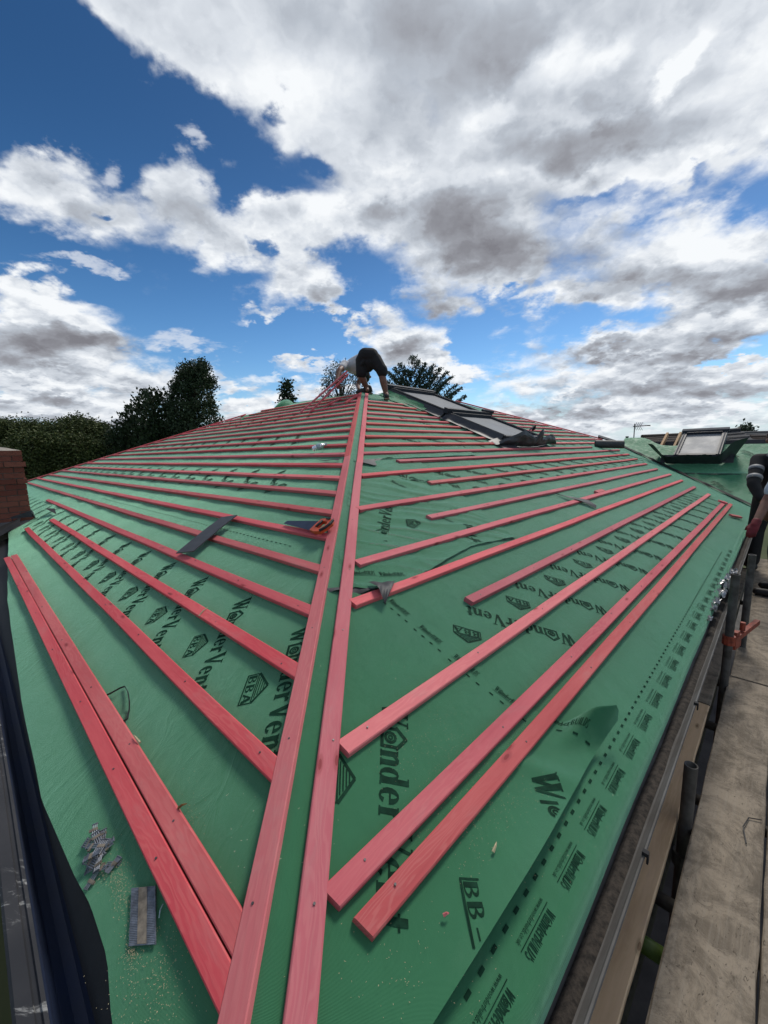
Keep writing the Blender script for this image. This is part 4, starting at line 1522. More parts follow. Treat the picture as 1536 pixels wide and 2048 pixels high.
# the narrow board nearest the wall, then the walkway
board(-.3, 3.02, -.405, -.192, BZ + .012, 'plank')
board(3.05, 6.9, -.40, -.190, BZ + .005, 'board')
for i, (x0, x1) in enumerate(((-.138, .082), (.090, .312), (.322, .545), (.552, .775), (.785, 1.0))):
    cut = (3.55, 3.2, 3.9, 3.3, 3.6)[i]
    board(-.6 - .1 * i, cut, x0, x1, BZ + .004 * (i % 2), 'board')
    board(cut + .012, 7.6, x0 + .006, x1 + .004, BZ + .003 * ((i + 1) % 2), 'board')


def pole(p0, p1, r=.0242, name='tube', n=16, open_top=False):
    mb = MB()
    if not open_top:
        mb.tube(p0, p1, r, n=n)
    else:
        p0, p1 = Vector(p0), Vector(p1)
        a = (p1 - p0).normalized()
        mb.tube(p0, p1, r, n=n, cap=False)
        u = a.orthogonal().normalized()
        v = a.cross(u)
        R_ = lambda rr, q: [q + (u * math.cos(6.28318 * i / n) + v * math.sin(6.28318 * i / n)) * rr for i in range(n)]
        P = R_(r, p1) + R_(r - .0045, p1) + R_(r - .0045, p1 - a * .25)
        mb.add(P, [(i, (i + 1) % n, n + (i + 1) % n, n + i) for i in range(n)] + [(n + i, n + (i + 1) % n, 2 * n + (i + 1) % n, 2 * n + i) for i in range(n)])
    return mb.build(name, 'steel', scaf, smooth=True)


def coupler(c, axis, mat='steel'):
    mb = MB()
    a = Vector(axis).normalized()
    mb.tube(c - a * .03, c + a * .03, .036, n=10)
    s_ = a.orthogonal().normalized()
    mb.tube(c + s_ * .036 - a * .02, c + s_ * .060 - a * .02, .010, n=6)
    mb.cbox(c + s_ * .035, a * .055, s_ * .03, a.cross(s_) * .045)
    return mb.build('coupler', mat, scaf)


GX = -.163
pole(sp_(1.965, GX, -CZ), sp_(1.965, GX, -1.335), open_top=True, name='standard')
pole(sp_(3.40, GX + .01, -CZ), sp_(3.40, GX + .01, -.845), open_top=True, name='standard')
pole(sp_(4.15, GX + .06, -CZ), sp_(4.15, GX + .06, -.86), open_top=True, name='standard')
for u in (.4, 2.1, 3.9, 5.7):
    pole(sp_(u, 1.08, -CZ), sp_(u, 1.08, .25), name='standard')
for z in (-.66, -1.1):
    pole(sp_(-1, 1.13, z), sp_(8, 1.13, z), name='guard_rail')
pole(sp_(-1, -.22, BZ - .17), sp_(8, -.22, BZ - .17), name='ledger')
pole(sp_(-1, 1.03, BZ - .14), sp_(8, 1.03, BZ - .14), name='ledger')
for u in (.55, 1.08, 1.62, 2.25, 2.95, 3.55, 4.6, 5.6, 6.6):
    pole(sp_(u, -.42, BZ - .075), sp_(u, 1.15, BZ - .075), name='transom')
mb = MB()
mb.tube(sp_(1.44, -.26, BZ - .11), sp_(1.44, -.125, BZ - .10), .027, n=12)
MAT['greenpaint'] = simple('green_painted_tube', (.12, .20, .035), .5, .2, 20)
gt_ = mb.build('tube_end', 'greenpaint', scaf, smooth=True)
coupler(sp_(1.965, GX, BZ - .17), UPZ)
coupler(sp_(3.40, GX + .01, -1.30), UPZ, 'couplerred')
# orange bracket clamped to the second and third standards
mb = MB()
A_, B_ = sp_(3.40, GX + .015, -1.33), sp_(4.12, GX + .16, -1.34)
ax_ = (B_ - A_).normalized()
mb.box(A_ - UPZ * .012 - outR * .015, ax_ * .60, outR * .03, UPZ * .034)
mb.box(A_ + ax_ * .02 - UPZ * .04 - outR * .028, ax_ * .11, outR * .056, UPZ * .085)
mb.box(A_ + ax_ * .04 + UPZ * .045 - outR * .02, ax_ * .06, outR * .045, UPZ * .03)
mb.tube(A_ + ax_ * .25 + UPZ * .03, A_ + ax_ * .25 + UPZ * .09, .016, n=8)
mb.build('bracket', 'couplerred', scaf)
# cable tie and a scrap of wire on the boards
mb = MB()
mb.path([sp_(2.02, .03, BZ + .006), sp_(2.10, .015, BZ + .012), sp_(2.18, .03, BZ + .006), sp_(2.20, .07, BZ + .008)], .0022, 5)
tag(mb.build('wire_scrap', 'rubber'), 'short bent scrap of black wire lying on the wide scaffold board', 'wire')

# sheets stacked on edge under the walkway
for i, (u0, w_, x, tl, mt) in enumerate(((.55, .55, -.235, .06, 'white'), (.62, .5, -.185, .10, 'tile_grey'), (.9, .7, -.165, .14, 'tile_grey'))):
    mb = MB()
    mb.box(sp_(u0, x, -CZ + .005), dR * w_, UPZ * (CZ + BZ - .22 - i * .08) + outR * tl, outR * .012)
    tag(mb.build('leaning_sheet', mt), ('white sheet leaning on edge below the scaffold boards, nearest the gutter', 'grey sheet leaning below the scaffold boards, middle of three', 'grey sheet leaning below the boards, farthest from the gutter')[i], 'sheet', 'sheets leaning below the scaffold')

# ------------------------------------------------------------------ people
def remesh_body(name, caps, mat, parent=None, voxel=.010, smooth=4, origin=None):
    """one continuous skin: tapered limbs merged into a single surface"""
    mb = MB()
    for c in caps:
        p0, p1, r0, r1 = Vector(c[0]), Vector(c[1]), c[2], c[3]
        if (p1 - p0).length > 1e-4:
            mb.tube(p0, p1, r0, r1, n=14)
        for p, r in ((p0, r0), (p1, r1)):
            n1, n2 = 12, 7
            P, F = [p + UPZ * r], []
            for j in range(1, n2):
                th_ = math.pi * j / n2
                for i in range(n1):
                    ph_ = 6.28318 * i / n1
                    P.append(p + Vector((math.sin(th_) * math.cos(ph_), math.sin(th_) * math.sin(ph_), math.cos(th_))) * r)
            P.append(p - UPZ * r)
            for i in range(n1):
                F.append((0, 1 + i, 1 + (i + 1) % n1))
                F.append((len(P) - 1, 1 + (n2 - 2) * n1 + (i + 1) % n1, 1 + (n2 - 2) * n1 + i))
            for j in range(n2 - 2):
                for i in range(n1):
                    F.append((1 + j * n1 + i, 1 + (j + 1) * n1 + i, 1 + (j + 1) * n1 + (i + 1) % n1, 1 + j * n1 + (i + 1) % n1))
            mb.add(P, F)
    ob = mb.build(name, mat, parent, smooth=True)
    r = ob.modifiers.new('remesh', 'REMESH')
    r.mode, r.voxel_size, r.use_smooth_shade = 'VOXEL', voxel, True
    s_ = ob.modifiers.new('smooth', 'SMOOTH')
    s_.factor, s_.iterations = .5, smooth
    return ob


def chain(pts, rs):
    return [(pts[i], pts[i + 1], rs[i], rs[i + 1]) for i in range(len(pts) - 1)]


def hand(w_, dirv, side, size=1.0, curl=.6, palm_n=None):
    """palm, four bent fingers of unequal length and a thumb from the side of the palm"""
    d = Vector(dirv).normalized()
    s_ = Vector(side).normalized()
    n_ = d.cross(s_).normalized() if palm_n is None else Vector(palm_n)
    out = []
    pc = Vector(w_) + d * .085 * size
    for k in (-1.5, -.5, .5, 1.5):
        out.append((Vector(w_) + d * .01 + s_ * k * .012 * size, pc + s_ * k * .020 * size, .016 * size, .0125 * size))
    for k, l_ in ((-1.5, .066), (-.5, .078), (.5, .084), (1.5, .074)):
        b_ = pc + s_ * k * .021 * size
        k1 = b_ + (d * math.cos(curl * .5) + n_ * math.sin(curl * .5)) * l_ * .5 * size
        k2 = k1 + (d * math.cos(curl * 1.5) + n_ * math.sin(curl * 1.5)) * l_ * .32 * size
        k3 = k2 + (d * math.cos(curl * 2.3) + n_ * math.sin(curl * 2.3)) * l_ * .24 * size
        out += chain([b_, k1, k2, k3], [.0095 * size, .0088 * size, .008 * size, .007 * size])
    t0 = Vector(w_) + d * .03 * size + s_ * .026 * size
    t1 = t0 + (d * .6 + s_ * .7 + n_ * .35).normalized() * .036 * size
    t2 = t1 + (d * .8 + s_ * .25 + n_ * .5).normalized() * .030 * size
    out += chain([t0, t1, t2], [.014 * size, .011 * size, .009 * size])
    return out


V3 = lambda x, y, z: Vector((x, y, z + CZ))
# --- the roofer bending at the top of the hip, seen from behind
fr_, fl_ = at(773, 797, 7.22), at(737, 786, 7.40)
pr_ = empty('person', fr_, 'roofer in white t-shirt and black shorts bending over at the top of the hip', 'person')
hipc = V3(-.205, 7.36, 1.60)
hR_, hL_ = hipc + Vector((.105, -.02, .0)), hipc + Vector((-.105, .02, .0))
aR, aL = fr_ + Vector((-.005, .03, .075)), fl_ + Vector((-.02, .03, .075))
kR, kL = V3(.025, 7.24, 1.30), V3(-.345, 7.33, 1.33)
shC = V3(-.50, 7.86, 1.60)
shL, shR = V3(-.655, 7.70, 1.585), V3(-.33, 8.02, 1.52)
hd = V3(-.30, 8.03, 1.50)
eL, wL = at(679, 741, 7.42), at(673, 764, 7.22)
eR, wR = V3(-.44, 7.90, 1.26), at(718, 779, 7.52)
held_a, held_b = (at(597, 826, 7.02), at(694, 741, 7.16)), (at(617, 825, 7.02), at(695, 747, 7.17))
hdir = (held_a[1] - held_a[0]).normalized()
caps = chain([hR_, kR, kR.lerp(aR, .35), aR], [.095, .062, .064, .040]) + chain([hL_, kL, kL.lerp(aL, .35), aL], [.095, .062, .064, .040])
caps += [(aR, fr_ + Vector((.01, -.13, .04)), .04, .034), (aL, fl_ + Vector((-.02, -.06, .04)), .04, .034)]
caps += chain([hipc, hipc.lerp(shC, .45), shC], [.145, .130, .135]) + [(shL, shR, .075, .075), (shC, hd, .06, .06)]
caps += [(hd + Vector((.0, .03, -.05)), hd + Vector((0, .09, -.09)), .095, .085), (hd + Vector((0, .17, -.10)), hd + Vector((0, .175, -.10)), .022, .015)]
caps += [(hd + Vector((-.095, .05, -.06)), hd + Vector((-.10, .05, -.07)), .022, .022), (hd + Vector((.095, .05, -.06)), hd + Vector((.10, .05, -.07)), .022, .022)]
caps += chain([shL, eL, wL], [.060, .052, .036]) + chain([shR, eR, wR], [.055, .044, .030])
hvec = Vector((.25, -.25, -.9)).normalized()
caps += hand(wL - hvec * .02, hvec, hdir, 1.1, .9, Vector((.9, .1, .1)).normalized())
caps += hand(wR, Vector((-.1, -.25, -.95)), Vector((1, 0, 0)), 1.05, .3)
remesh_body('body', caps, 'skin', pr_, .009, 4)
sh_ = chain([hipc + Vector((-.01, .03, .02)), hipc.lerp(shC, .45) + Vector((0, 0, .012)), shC], [.150, .148, .150]) + [(shL, shR, .088, .088)]
sh_ += [(shL, shL.lerp(eL, .50), .080, .072), (shR, shR.lerp(eR, .5), .080, .070)]
# the shirt hangs a little under the chest
sh_ += chain([hipc.lerp(shC, .3) + Vector((0, 0, -.06)), hipc.lerp(shC, .85) + Vector((0, 0, -.07))], [.10, .11])
remesh_body('shirt', sh_, 'tshirt', pr_, .011, 5)
st_ = [(hipc + Vector((.05, -.05, .04)), hipc + Vector((-.05, -.04, .05)), .138, .138), (hR_ + Vector((0, -.03, -.02)), kR + Vector((.0, 0, .09)), .128, .096), (hL_ + Vector((0, -.02, -.02)), kL + Vector((.01, 0, .07)), .126, .096),
       (kR + Vector((.0, 0, .10)), kR + Vector((.005, 0, .055)), .098, .096), (kL + Vector((.01, 0, .10)), kL + Vector((.015, 0, .035)), .098, .096)]
st_ += [(hR_ + Vector((.085, -.02, -.12)), hR_ + Vector((.105, -.02, -.24)), .042, .046), (hL_ + Vector((-.075, -.02, -.14)), hL_ + Vector((-.085, -.02, -.26)), .038, .042)]
st_ += [(hipc + Vector((.06, -.138, -.05)), hipc + Vector((.10, -.138, -.10)), .03, .03), (hipc + Vector((-.08, -.128, -.05)), hipc + Vector((-.11, -.128, -.10)), .03, .03)]
st_ += [(hipc + Vector((.02, -.04, -.06)), hipc + Vector((-.01, -.02, -.13)), .13, .095), (hR_.lerp(kR, .25) + Vector((-.03, 0, 0)), hL_.lerp(kL, .25) + Vector((.03, 0, 0)), .105, .105)]
remesh_body('shorts', st_, 'shorts', pr_, .011, 4)
for f_, a_, tw in ((fr_, aR, Vector((.02, -.30, -.02))), (fl_, aL, Vector((-.30, -.12, -.02)))):
    tw = tw.normalized()
    remesh_body('boot', [(a_ - tw * .03 + UPZ * .02, a_ - tw * .05 - UPZ * .03, .052, .048), (a_ - tw * .05 - UPZ * .035, a_ + tw * .17 - UPZ * .045, .044, .040), (a_ + tw * .02 - UPZ * .01, a_ + tw * .13 - UPZ * .035, .046, .040)], 'shoe', pr_, .008, 3)
    so_ = MB()
    sd2 = tw.cross(UPZ).normalized()
    so_.box(a_ - tw * .09 - UPZ * .095 - sd2 * .040, tw * .29, sd2 * .080, UPZ * .022)
    so_.build('sole', 'sole', pr_)
remesh_body('hair', [(hd + Vector((0, .0, -.03)), hd + Vector((0, .05, -.09)), .098, .09)], 'hair', pr_, .01, 3)

# the two loose battens in his hand and the two lying by the hip
def loose_batten(a_, b_, label, up=None, w_=.05, t_=.025):
    X = (b_ - a_).normalized()
    Z = (up or SL.n) - X * (up or SL.n).dot(X)
    Z.normalize()
    Y = Z.cross(X)
    mb = MB()
    L_ = (b_ - a_).length
    c = .003
    pr = [(-w_ / 2 + c, 0), (w_ / 2 - c, 0), (w_ / 2, -c), (w_ / 2, -t_), (-w_ / 2, -t_), (-w_ / 2, -c)]
    V = [(x, y, z) for x in (0, L_ / 2, L_) for (y, z) in pr]
    F = [(i * 6 + k, i * 6 + (k + 1) % 6, (i + 1) * 6 + (k + 1) % 6, (i + 1) * 6 + k)[::-1] for i in range(2) for k in range(6)]
    F += [tuple(range(6)), tuple(range(12, 18))[::-1]]
    mb.add(V, F)
    ob = mb.build('loose_batten', 'batten')
    bmm = bmesh.new()
    bmm.from_mesh(ob.data)
    bmesh.ops.recalc_face_normals(bmm, faces=bmm.faces)
    bmm.to_mesh(ob.data)
    bmm.free()
    mt = Matrix.Identity(4)
    for i in range(3):
        mt[i][0], mt[i][1], mt[i][2], mt[i][3] = X[i], Y[i], Z[i], a_[i]
    ob.matrix_basis = mt
    return tag(ob, label, 'batten', 'loose red battens and offcuts')


loose_batten(*held_a, 'red batten held in the bending roofer\'s left hand, outer of the two')
loose_batten(*held_b, 'red batten held in the bending roofer\'s left hand, inner of the two')


def on_slope(F_, x, y, h=0.0):
    u, s = F_.px(x, y, h)
    return F_.pt(u, s, h)


loose_batten(on_slope(SL, 647, 812, .025), on_slope(SL, 680, 796, .025), 'short red batten lying loose across the rows left of the roofer', None)
loose_batten(on_slope(SL, 690, 804, .025), on_slope(SL, 716, 788, .025), 'short red batten lying loose beside the hip by the roofer\'s foot', None)

# --- two roofers on the scaffold at the right edge of the picture
def standing(fx, z0, face, top, bottom, label, arm_l, hand_mat, sleeve, hi_vis=False):
    """upright figure; face = direction he looks along, arm_l = elbow and wrist points of the visible arm"""
    f_ = Vector((fx.x, fx.y, z0))
    e_ = empty('person', f_, label, 'person')
    fw_ = Vector(face).normalized()
    sd3 = fw_.cross(UPZ).normalized()
    hp = f_ + UPZ * .93
    ch = f_ + UPZ * 1.34 + fw_ * .04
    nk = f_ + UPZ * 1.50 + fw_ * .06
    hd_ = f_ + UPZ * 1.63 + fw_ * .10
    caps = []
    legs = []
    for q in (-1, 1):
        h_, k_, a_ = hp + sd3 * q * .10, f_ + UPZ * .50 + sd3 * q * .13 + fw_ * .05, f_ + UPZ * .10 + sd3 * q * .15
        caps += chain([h_, k_, k_.lerp(a_, .35), a_], [.088, .060, .060, .042])
        legs.append((h_, k_, a_))
    caps += chain([hp, ch], [.13, .145]) + [(ch, nk, .10, .058), (nk, hd_, .056, .07), (hd_ + fw_ * .02, hd_ + fw_ * .03 + UPZ * .06, .085, .098), (hd_ + fw_ * .10, hd_ + fw_ * .115 - UPZ * .01, .022, .014)]
    caps += [(hd_ + sd3 * .09, hd_ + sd3 * .096, .024, .024), (hd_ - sd3 * .09, hd_ - sd3 * .096, .024, .024)]
    shl, shr = ch - sd3 * .19 + UPZ * .06, ch + sd3 * .19 + UPZ * .06
    near, farS = (shl, shr) if (arm_l[0] - shl).length < (arm_l[0] - shr).length else (shr, shl)
    caps += chain([near, arm_l[0], arm_l[1]], [.058, .046, .034])
    fe, fwst = farS + Vector((0, 0, -.27)) + fw_ * .04, farS + Vector((0, 0, -.50)) + fw_ * .16
    caps += chain([farS, fe, fwst], [.058, .046, .034])
    hdv = (arm_l[1] - arm_l[0]).normalized()
    hn = hand(arm_l[1], hdv, fw_, 1.0, .55)
    hn2 = hand(fwst, Vector((0, 0, -1)), fw_, 1.0, .5)
    remesh_body('body', caps + hn + hn2, 'skin', e_, .010, 4)
    sh = chain([hp + UPZ * .05, ch], [.150, .165]) + [(ch, ch + UPZ * .08, .13, .11), (shl, shr, .078, .078)]
    k_ = 1.0 if sleeve == 'long' else .62
    for s_, el_, wr_ in ((near, arm_l[0], arm_l[1]), (farS, fe, fwst)):
        if sleeve == 'long':
            sh += chain([s_, el_, el_.lerp(wr_, .95)], [.078, .066, .050])
        else:
            sh += [(s_, s_.lerp(el_, .72), .080, .074)]
    remesh_body('jacket' if sleeve == 'long' else 'shirt', sh, top, e_, .012, 4)
    tr = [(hp + UPZ * .02, hp - UPZ * .04, .150, .150)]
    for h_, kk, a_ in legs:
        tr += chain([h_, kk, a_ + UPZ * .02], [.115, .088, .072])
    remesh_body('trousers', tr, bottom, e_, .012, 4)
    for h_, kk, a_ in legs:
        remesh_body('boot', [(a_, a_ - UPZ * .05, .055, .052), (a_ - UPZ * .055 - fw_ * .04, a_ + fw_ * .17 - UPZ * .06, .046, .040)], 'shoe', e_, .009, 3)
    remesh_body('hair', [(hd_ + UPZ * .06 - fw_ * .015, hd_ + UPZ * .07, .102, .102), (hd_ - fw_ * .04, hd_ - fw_ * .03 + UPZ * .04, .086, .09)], 'hair', e_, .011, 3)
    if hand_mat:
        remesh_body('glove', [(c[0], c[1], c[2] * 1.22, c[3] * 1.22) for c in hn] + [(arm_l[1] - hdv * .02, arm_l[1] + hdv * .03, .040, .036)], hand_mat, e_, .008, 2)
    if hi_vis:
        for t_ in (.42, .78):
            mb = MB()
            p_ = near.lerp(arm_l[0], t_)
            d_ = (arm_l[0] - near).normalized()
            mb.tube(p_ - d_ * .024, p_ + d_ * .024, .0775, .0745, n=20)
            mb.build('reflective_band', 'reflect', e_, smooth=True)
        mb = MB()
        for q in (-1, 1):
            mb.path([ch + sd3 * q * .10 - fw_ * .16 - UPZ * .28, ch + sd3 * q * .11 - fw_ * .165, ch + sd3 * q * .115 - fw_ * .125 + UPZ * .115, ch + sd3 * q * .11 + fw_ * .10 + UPZ * .09], .024, 8)
        mb.build('reflective_brace', 'reflect', e_)
    return e_


zb = CZ + BZ + .004
pA = at(1537, 1100, 4.95)
standing(pA, zb, (.35, .9, 0), 'shorts', 'shorts', 'roofer in black jacket with grey reflective bands, farther of the two on the scaffold',
         (at(1507, 968, 4.86), at(1521, 998, 4.72)), None, 'long', True)
pB = at(1574, 1100, 4.08)
standing(pB, zb, (-.6, .75, 0), 'bluetee', 'trousers', 'roofer in pale blue t-shirt and red gloves at the edge of the scaffold',
         (at(1534, 1003, 4.02), at(1512, 1046, 3.92)), 'glove', 'short')


# ------------------------------------------------------------------ trees and neighbours
def leaves(mb, c, n_, spread, size, droop=0.0, up=None, flat=1.0):
    """a spray of small leaf-sized faces about a point"""
    for _ in range(n_):
        p = c + Vector((random.gauss(0, spread), random.gauss(0, spread), random.gauss(0, spread * flat)))
        a_ = Vector((random.uniform(-1, 1), random.uniform(-1, 1), random.uniform(-.6, .6) - droop)).normalized()
        if up is not None:
            a_ = (a_ * .6 + up).normalized()
        b_ = a_.cross(Vector((random.uniform(-1, 1), random.uniform(-1, 1), random.uniform(-1, 1)))).normalized()
        l_, w_ = size * random.uniform(.7, 1.5), size * random.uniform(.25, .5)
        mb.add([p - b_ * w_ * .5, p + a_ * l_ * .5 - b_ * w_, p + a_ * l_, p + a_ * l_ * .5 + b_ * w_], [(0, 1, 2, 3)])


def tree_thing(name, base, label, trunk_pts, trunk_r, crown, leafmat, group=None, limbs=()):
    e_ = empty(name, base, label, 'tree', group)
    t_ = MB()
    t_.path(trunk_pts, trunk_r, 8)
    for pts, rs in limbs:
        t_.path(pts, rs, 5)
    t_.build('trunk', 'bark', e_)
    crown.build('crown', leafmat, e_)
    return e_


def conifer(name, px_, top_y, half_px, Y, label, leafmat, dens=1.0, shape=1.0, spray=.55, size=.16, droop=.3, tilt=.0, low=0.0):
    top = at(px_, top_y, Y)
    H = top.z
    R_ = half_px / F_PX * Y
    base = Vector((top.x, top.y, 0))
    mb = MB()
    limbs = []
    z = low
    while z < H - .15:
        f_ = z / H
        rad = R_ * (1 - f_) ** shape * random.uniform(.75, 1.15) + .15
        for _ in range(int(5 + 4 * (1 - f_))):
            ph_ = random.uniform(0, 6.283)
            l_ = rad * random.uniform(.7, 1.12)
            d_ = Vector((math.cos(ph_), math.sin(ph_), 0))
            p0 = base + UPZ * z
            p1 = p0 + d_ * l_ + UPZ * (l_ * (tilt + random.uniform(-.12, .18)))
            if random.random() < .35:
                limbs.append(([p0, p0.lerp(p1, .6), p1], [.035, .02, .006]))
            for q in np.linspace(.25, 1.0, max(3, int(l_ / .35))):
                c = p0.lerp(p1, q)
                leaves(mb, c, int(9 * dens), spray * (.35 + .3 * q) * .5, size, droop, d_ * .9 + UPZ * tilt)
        z += .34
    leaves(mb, base + UPZ * (H - .1), int(14 * dens), .12, size, -.5, UPZ * 1.0)
    return tree_thing(name, base, label, [base, base + UPZ * H * .5, base + UPZ * (H - .2)], [.22, .14, .03], mb, leafmat, None, limbs[:60])


random.seed(11)
# broad dark conifer on the left: a cluster of leaning leaders with feathery tips
def bushy_conifer(cx, Y, half, top_pts, label, leafmat):
    base = at(cx, 900, Y)
    base.z = 0
    mb = MB()
    limbs = []
    for (x_, y_) in top_pts:
        top = at(x_, y_, Y + random.uniform(-1.2, 1.2))
        p0 = Vector((base.x + (top.x - base.x) * .55, top.y, top.z * .12))
        ln = (top - p0).length
        limbs.append(([base, p0, p0.lerp(top, .55)], [.16, .11, .04]))
        for q in np.linspace(.0, 1.0, int(ln / .22)):
            c = p0.lerp(top, q)
            r_ = (1.0 - q) ** .7 * 1.25 + .10
            for _ in range(4 if q < .8 else 3):
                ph_ = random.uniform(0, 6.283)
                d_ = Vector((math.cos(ph_), math.sin(ph_), .55))
                leaves(mb, c + d_ * r_ * random.uniform(.3, 1), 13, .13 + .12 * (1 - q), .155, -.3, (top - p0).normalized() * .5 + d_ * .5)
    return tree_thing('conifer', base, label, [base, base + UPZ * 2.4], [.3, .2], mb, leafmat, None, limbs)


bushy_conifer(290, 24, 80, [(222, 868), (236, 848), (250, 832), (262, 818), (275, 803), (290, 790), (306, 786), (322, 790), (338, 800), (352, 808), (300, 800), (280, 820), (262, 850), (330, 815), (365, 835), (240, 868), (310, 840), (345, 850), (285, 860), (228, 880), (375, 860)],
              'broad dark conifer with feathery upswept tips left of the tall tree', 'leaf_dark')


def clumpy(name, outline, Y, label, leafmat, n_=520, per=26, spread=.20, size=.17, depth=1.6, hole=.18, core=True):
    """crown filled from an outline (px): rows of (y, left, right)"""
    ys = [o[0] for o in outline]
    cx = sum((o[1] + o[2]) / 2 for o in outline) / len(outline)
    base = at(cx, 900, Y)
    base.z = 0
    mb = MB()
    limbs = []
    for _ in range(n_):
        y = random.uniform(min(ys), max(ys))
        l_, r_ = np.interp(y, ys, [o[1] for o in outline]), np.interp(y, ys, [o[2] for o in outline])
        m_, hw = (l_ + r_) / 2, (r_ - l_) / 2
        k = random.uniform(-1, 1)
        x = m_ + hw * k * random.choice((1, 1, 1, 1.14))
        if fnoise(x * .06, y * .06, 3) > .5 - hole:
            continue
        dy_ = random.uniform(-1, 1) * depth * math.sqrt(max(0, 1 - k * k))
        c = at(x, y, Y + dy_)
        sc_ = Y / 805
        leaves(mb, c, per, spread, size, .25, Vector((k * .5, 0, .35)))
        if random.random() < .12:
            limbs.append(([Vector((base.x, base.y, c.z * .75)), c], [.05, .012]))
    topz = at(cx, min(ys), Y).z
    return tree_thing(name, base, label, [base, base + UPZ * topz * .55, base + UPZ * topz * .93], [.26, .16, .04], mb, leafmat, None, limbs)


clumpy('cypress_tree', [(727, 388, 404), (732, 380, 412), (736, 354, 414), (744, 356, 412), (752, 366, 414), (762, 360, 424), (768, 352, 420), (775, 346, 426), (795, 344, 424), (806, 342, 432), (820, 344, 430), (842, 338, 438), (850, 340, 434), (900, 336, 438)], 23,
       'tall ragged dark tree standing above the broad conifer', 'leaf_ivy', 520, 46, .14, .115, 1.5, .16)
conifer('spruce_tree', 573, 762, 34, 30, 'small pointed spruce showing above the left of the roof', 'leaf_dark', 1.0, .8, .6, .20, .2, -.15, 2.6)
clumpy('birch_tree', [(728, 676, 700), (740, 655, 715), (755, 648, 722), (770, 642, 726), (800, 640, 728)], 26, 'thin wispy pale tree behind the bending roofer', 'leaf_birch', 260, 16, .15, .09, 1.2, .34)


def cedar(label):
    """long rising boughs with flat sprays, seen over the windows"""
    Y = 22
    base = at(825, 900, Y)
    base.z = 0
    mb = MB()
    limbs = []
    tips = [(826, 716), (838, 722), (812, 742), (790, 738), (775, 744), (800, 730), (850, 728), (866, 732), (880, 738), (893, 745), (902, 754), (912, 770), (921, 776), (930, 792), (862, 745), (845, 740), (822, 745), (785, 752), (905, 788), (890, 765), (872, 755), (770, 762), (800, 756), (836, 760), (858, 768), (880, 780), (778, 772), (816, 768), (845, 778), (868, 790), (900, 800)]
    for (x_, y_) in tips:
        tip = at(x_, y_, Y + random.uniform(-1.6, 1.6))
        p0 = Vector((base.x + (tip.x - base.x) * .25, base.y, tip.z - abs(tip.x - base.x) * .55 - random.uniform(.3, .8)))
        p1 = p0.lerp(tip, .5) + UPZ * .12
        limbs.append(([p0, p1, tip], [.05, .03, .008]))
        ln = (tip - p0).length
        for q in np.linspace(.15, 1.0, int(ln / .10) + 3):
            c = p0.lerp(p1, q * 2) if q < .5 else p1.lerp(tip, q * 2 - 1)
            d_ = (tip - p0).normalized()
            leaves(mb, c, 17, .06 + .15 * (1 - q), .095, .1, d_ * .8 + UPZ * random.uniform(-.4, .5), .6)
    return tree_thing('cedar_tree', base, label, [base, base + UPZ * 4.4], [.3, .18], mb, 'leaf_cedar', None, limbs)


cedar('grey green cedar with rising feathery boughs behind the roof windows')
clumpy('small_tree', [(853, 1484, 1494), (857, 1478, 1502), (864, 1484, 1498)], 32, 'tiny far tree rising behind the roofs at the right', 'leaf_birch', 26, 10, .16, .22, .3, .3)

# the hedge of mixed trees along the left: each crown its own
hedge = [(8, 846, 30, 27), (45, 846, 40, 26), (85, 848, 42, 27), (120, 846, 40, 25), (150, 838, 36, 27), (178, 846, 34, 26), (202, 852, 28, 26), (66, 872, 60, 23), (150, 876, 60, 23), (-30, 850, 50, 26), (-90, 846, 60, 27)]
for i, (x_, y_, hw, Y) in enumerate(hedge):
    o = [(y_, x_ - hw * .25, x_ + hw * .25), (y_ + 8, x_ - hw * .7, x_ + hw * .7), (y_ + 30, x_ - hw, x_ + hw), (y_ + 70, x_ - hw * 1.1, x_ + hw * 1.1), (960, x_ - hw, x_ + hw)]
    lab = {0: 'bushy green tree in the hedge, above the chimney', 1: 'bushy tree in the hedge right behind the chimney top', 2: 'bushy tree in the hedge, second right of the chimney', 3: 'bushy tree near the middle of the hedge, right of the chimney', 4: 'tallest pointed tree of the hedge on the left', 5: 'bushy tree of the hedge left of the broad conifer', 6: 'low bushy tree touching the broad conifer', 7: 'dark low bush in front of the hedge by the chimney', 8: 'dark low bush in front of the hedge below its tallest tree',
           9: 'bushy tree of the hedge at the left edge', 10: 'bushy tree of the hedge beyond the left edge'}[i]
    clumpy('hedge_tree', o, Y, lab, 'leaf_hedge', 230, 60, .20, .115, 1.2, -.25)
for o in bpy.data.objects:
    if o.name.startswith('hedge_tree'):
        o['group'] = 'trees of the left hedge'


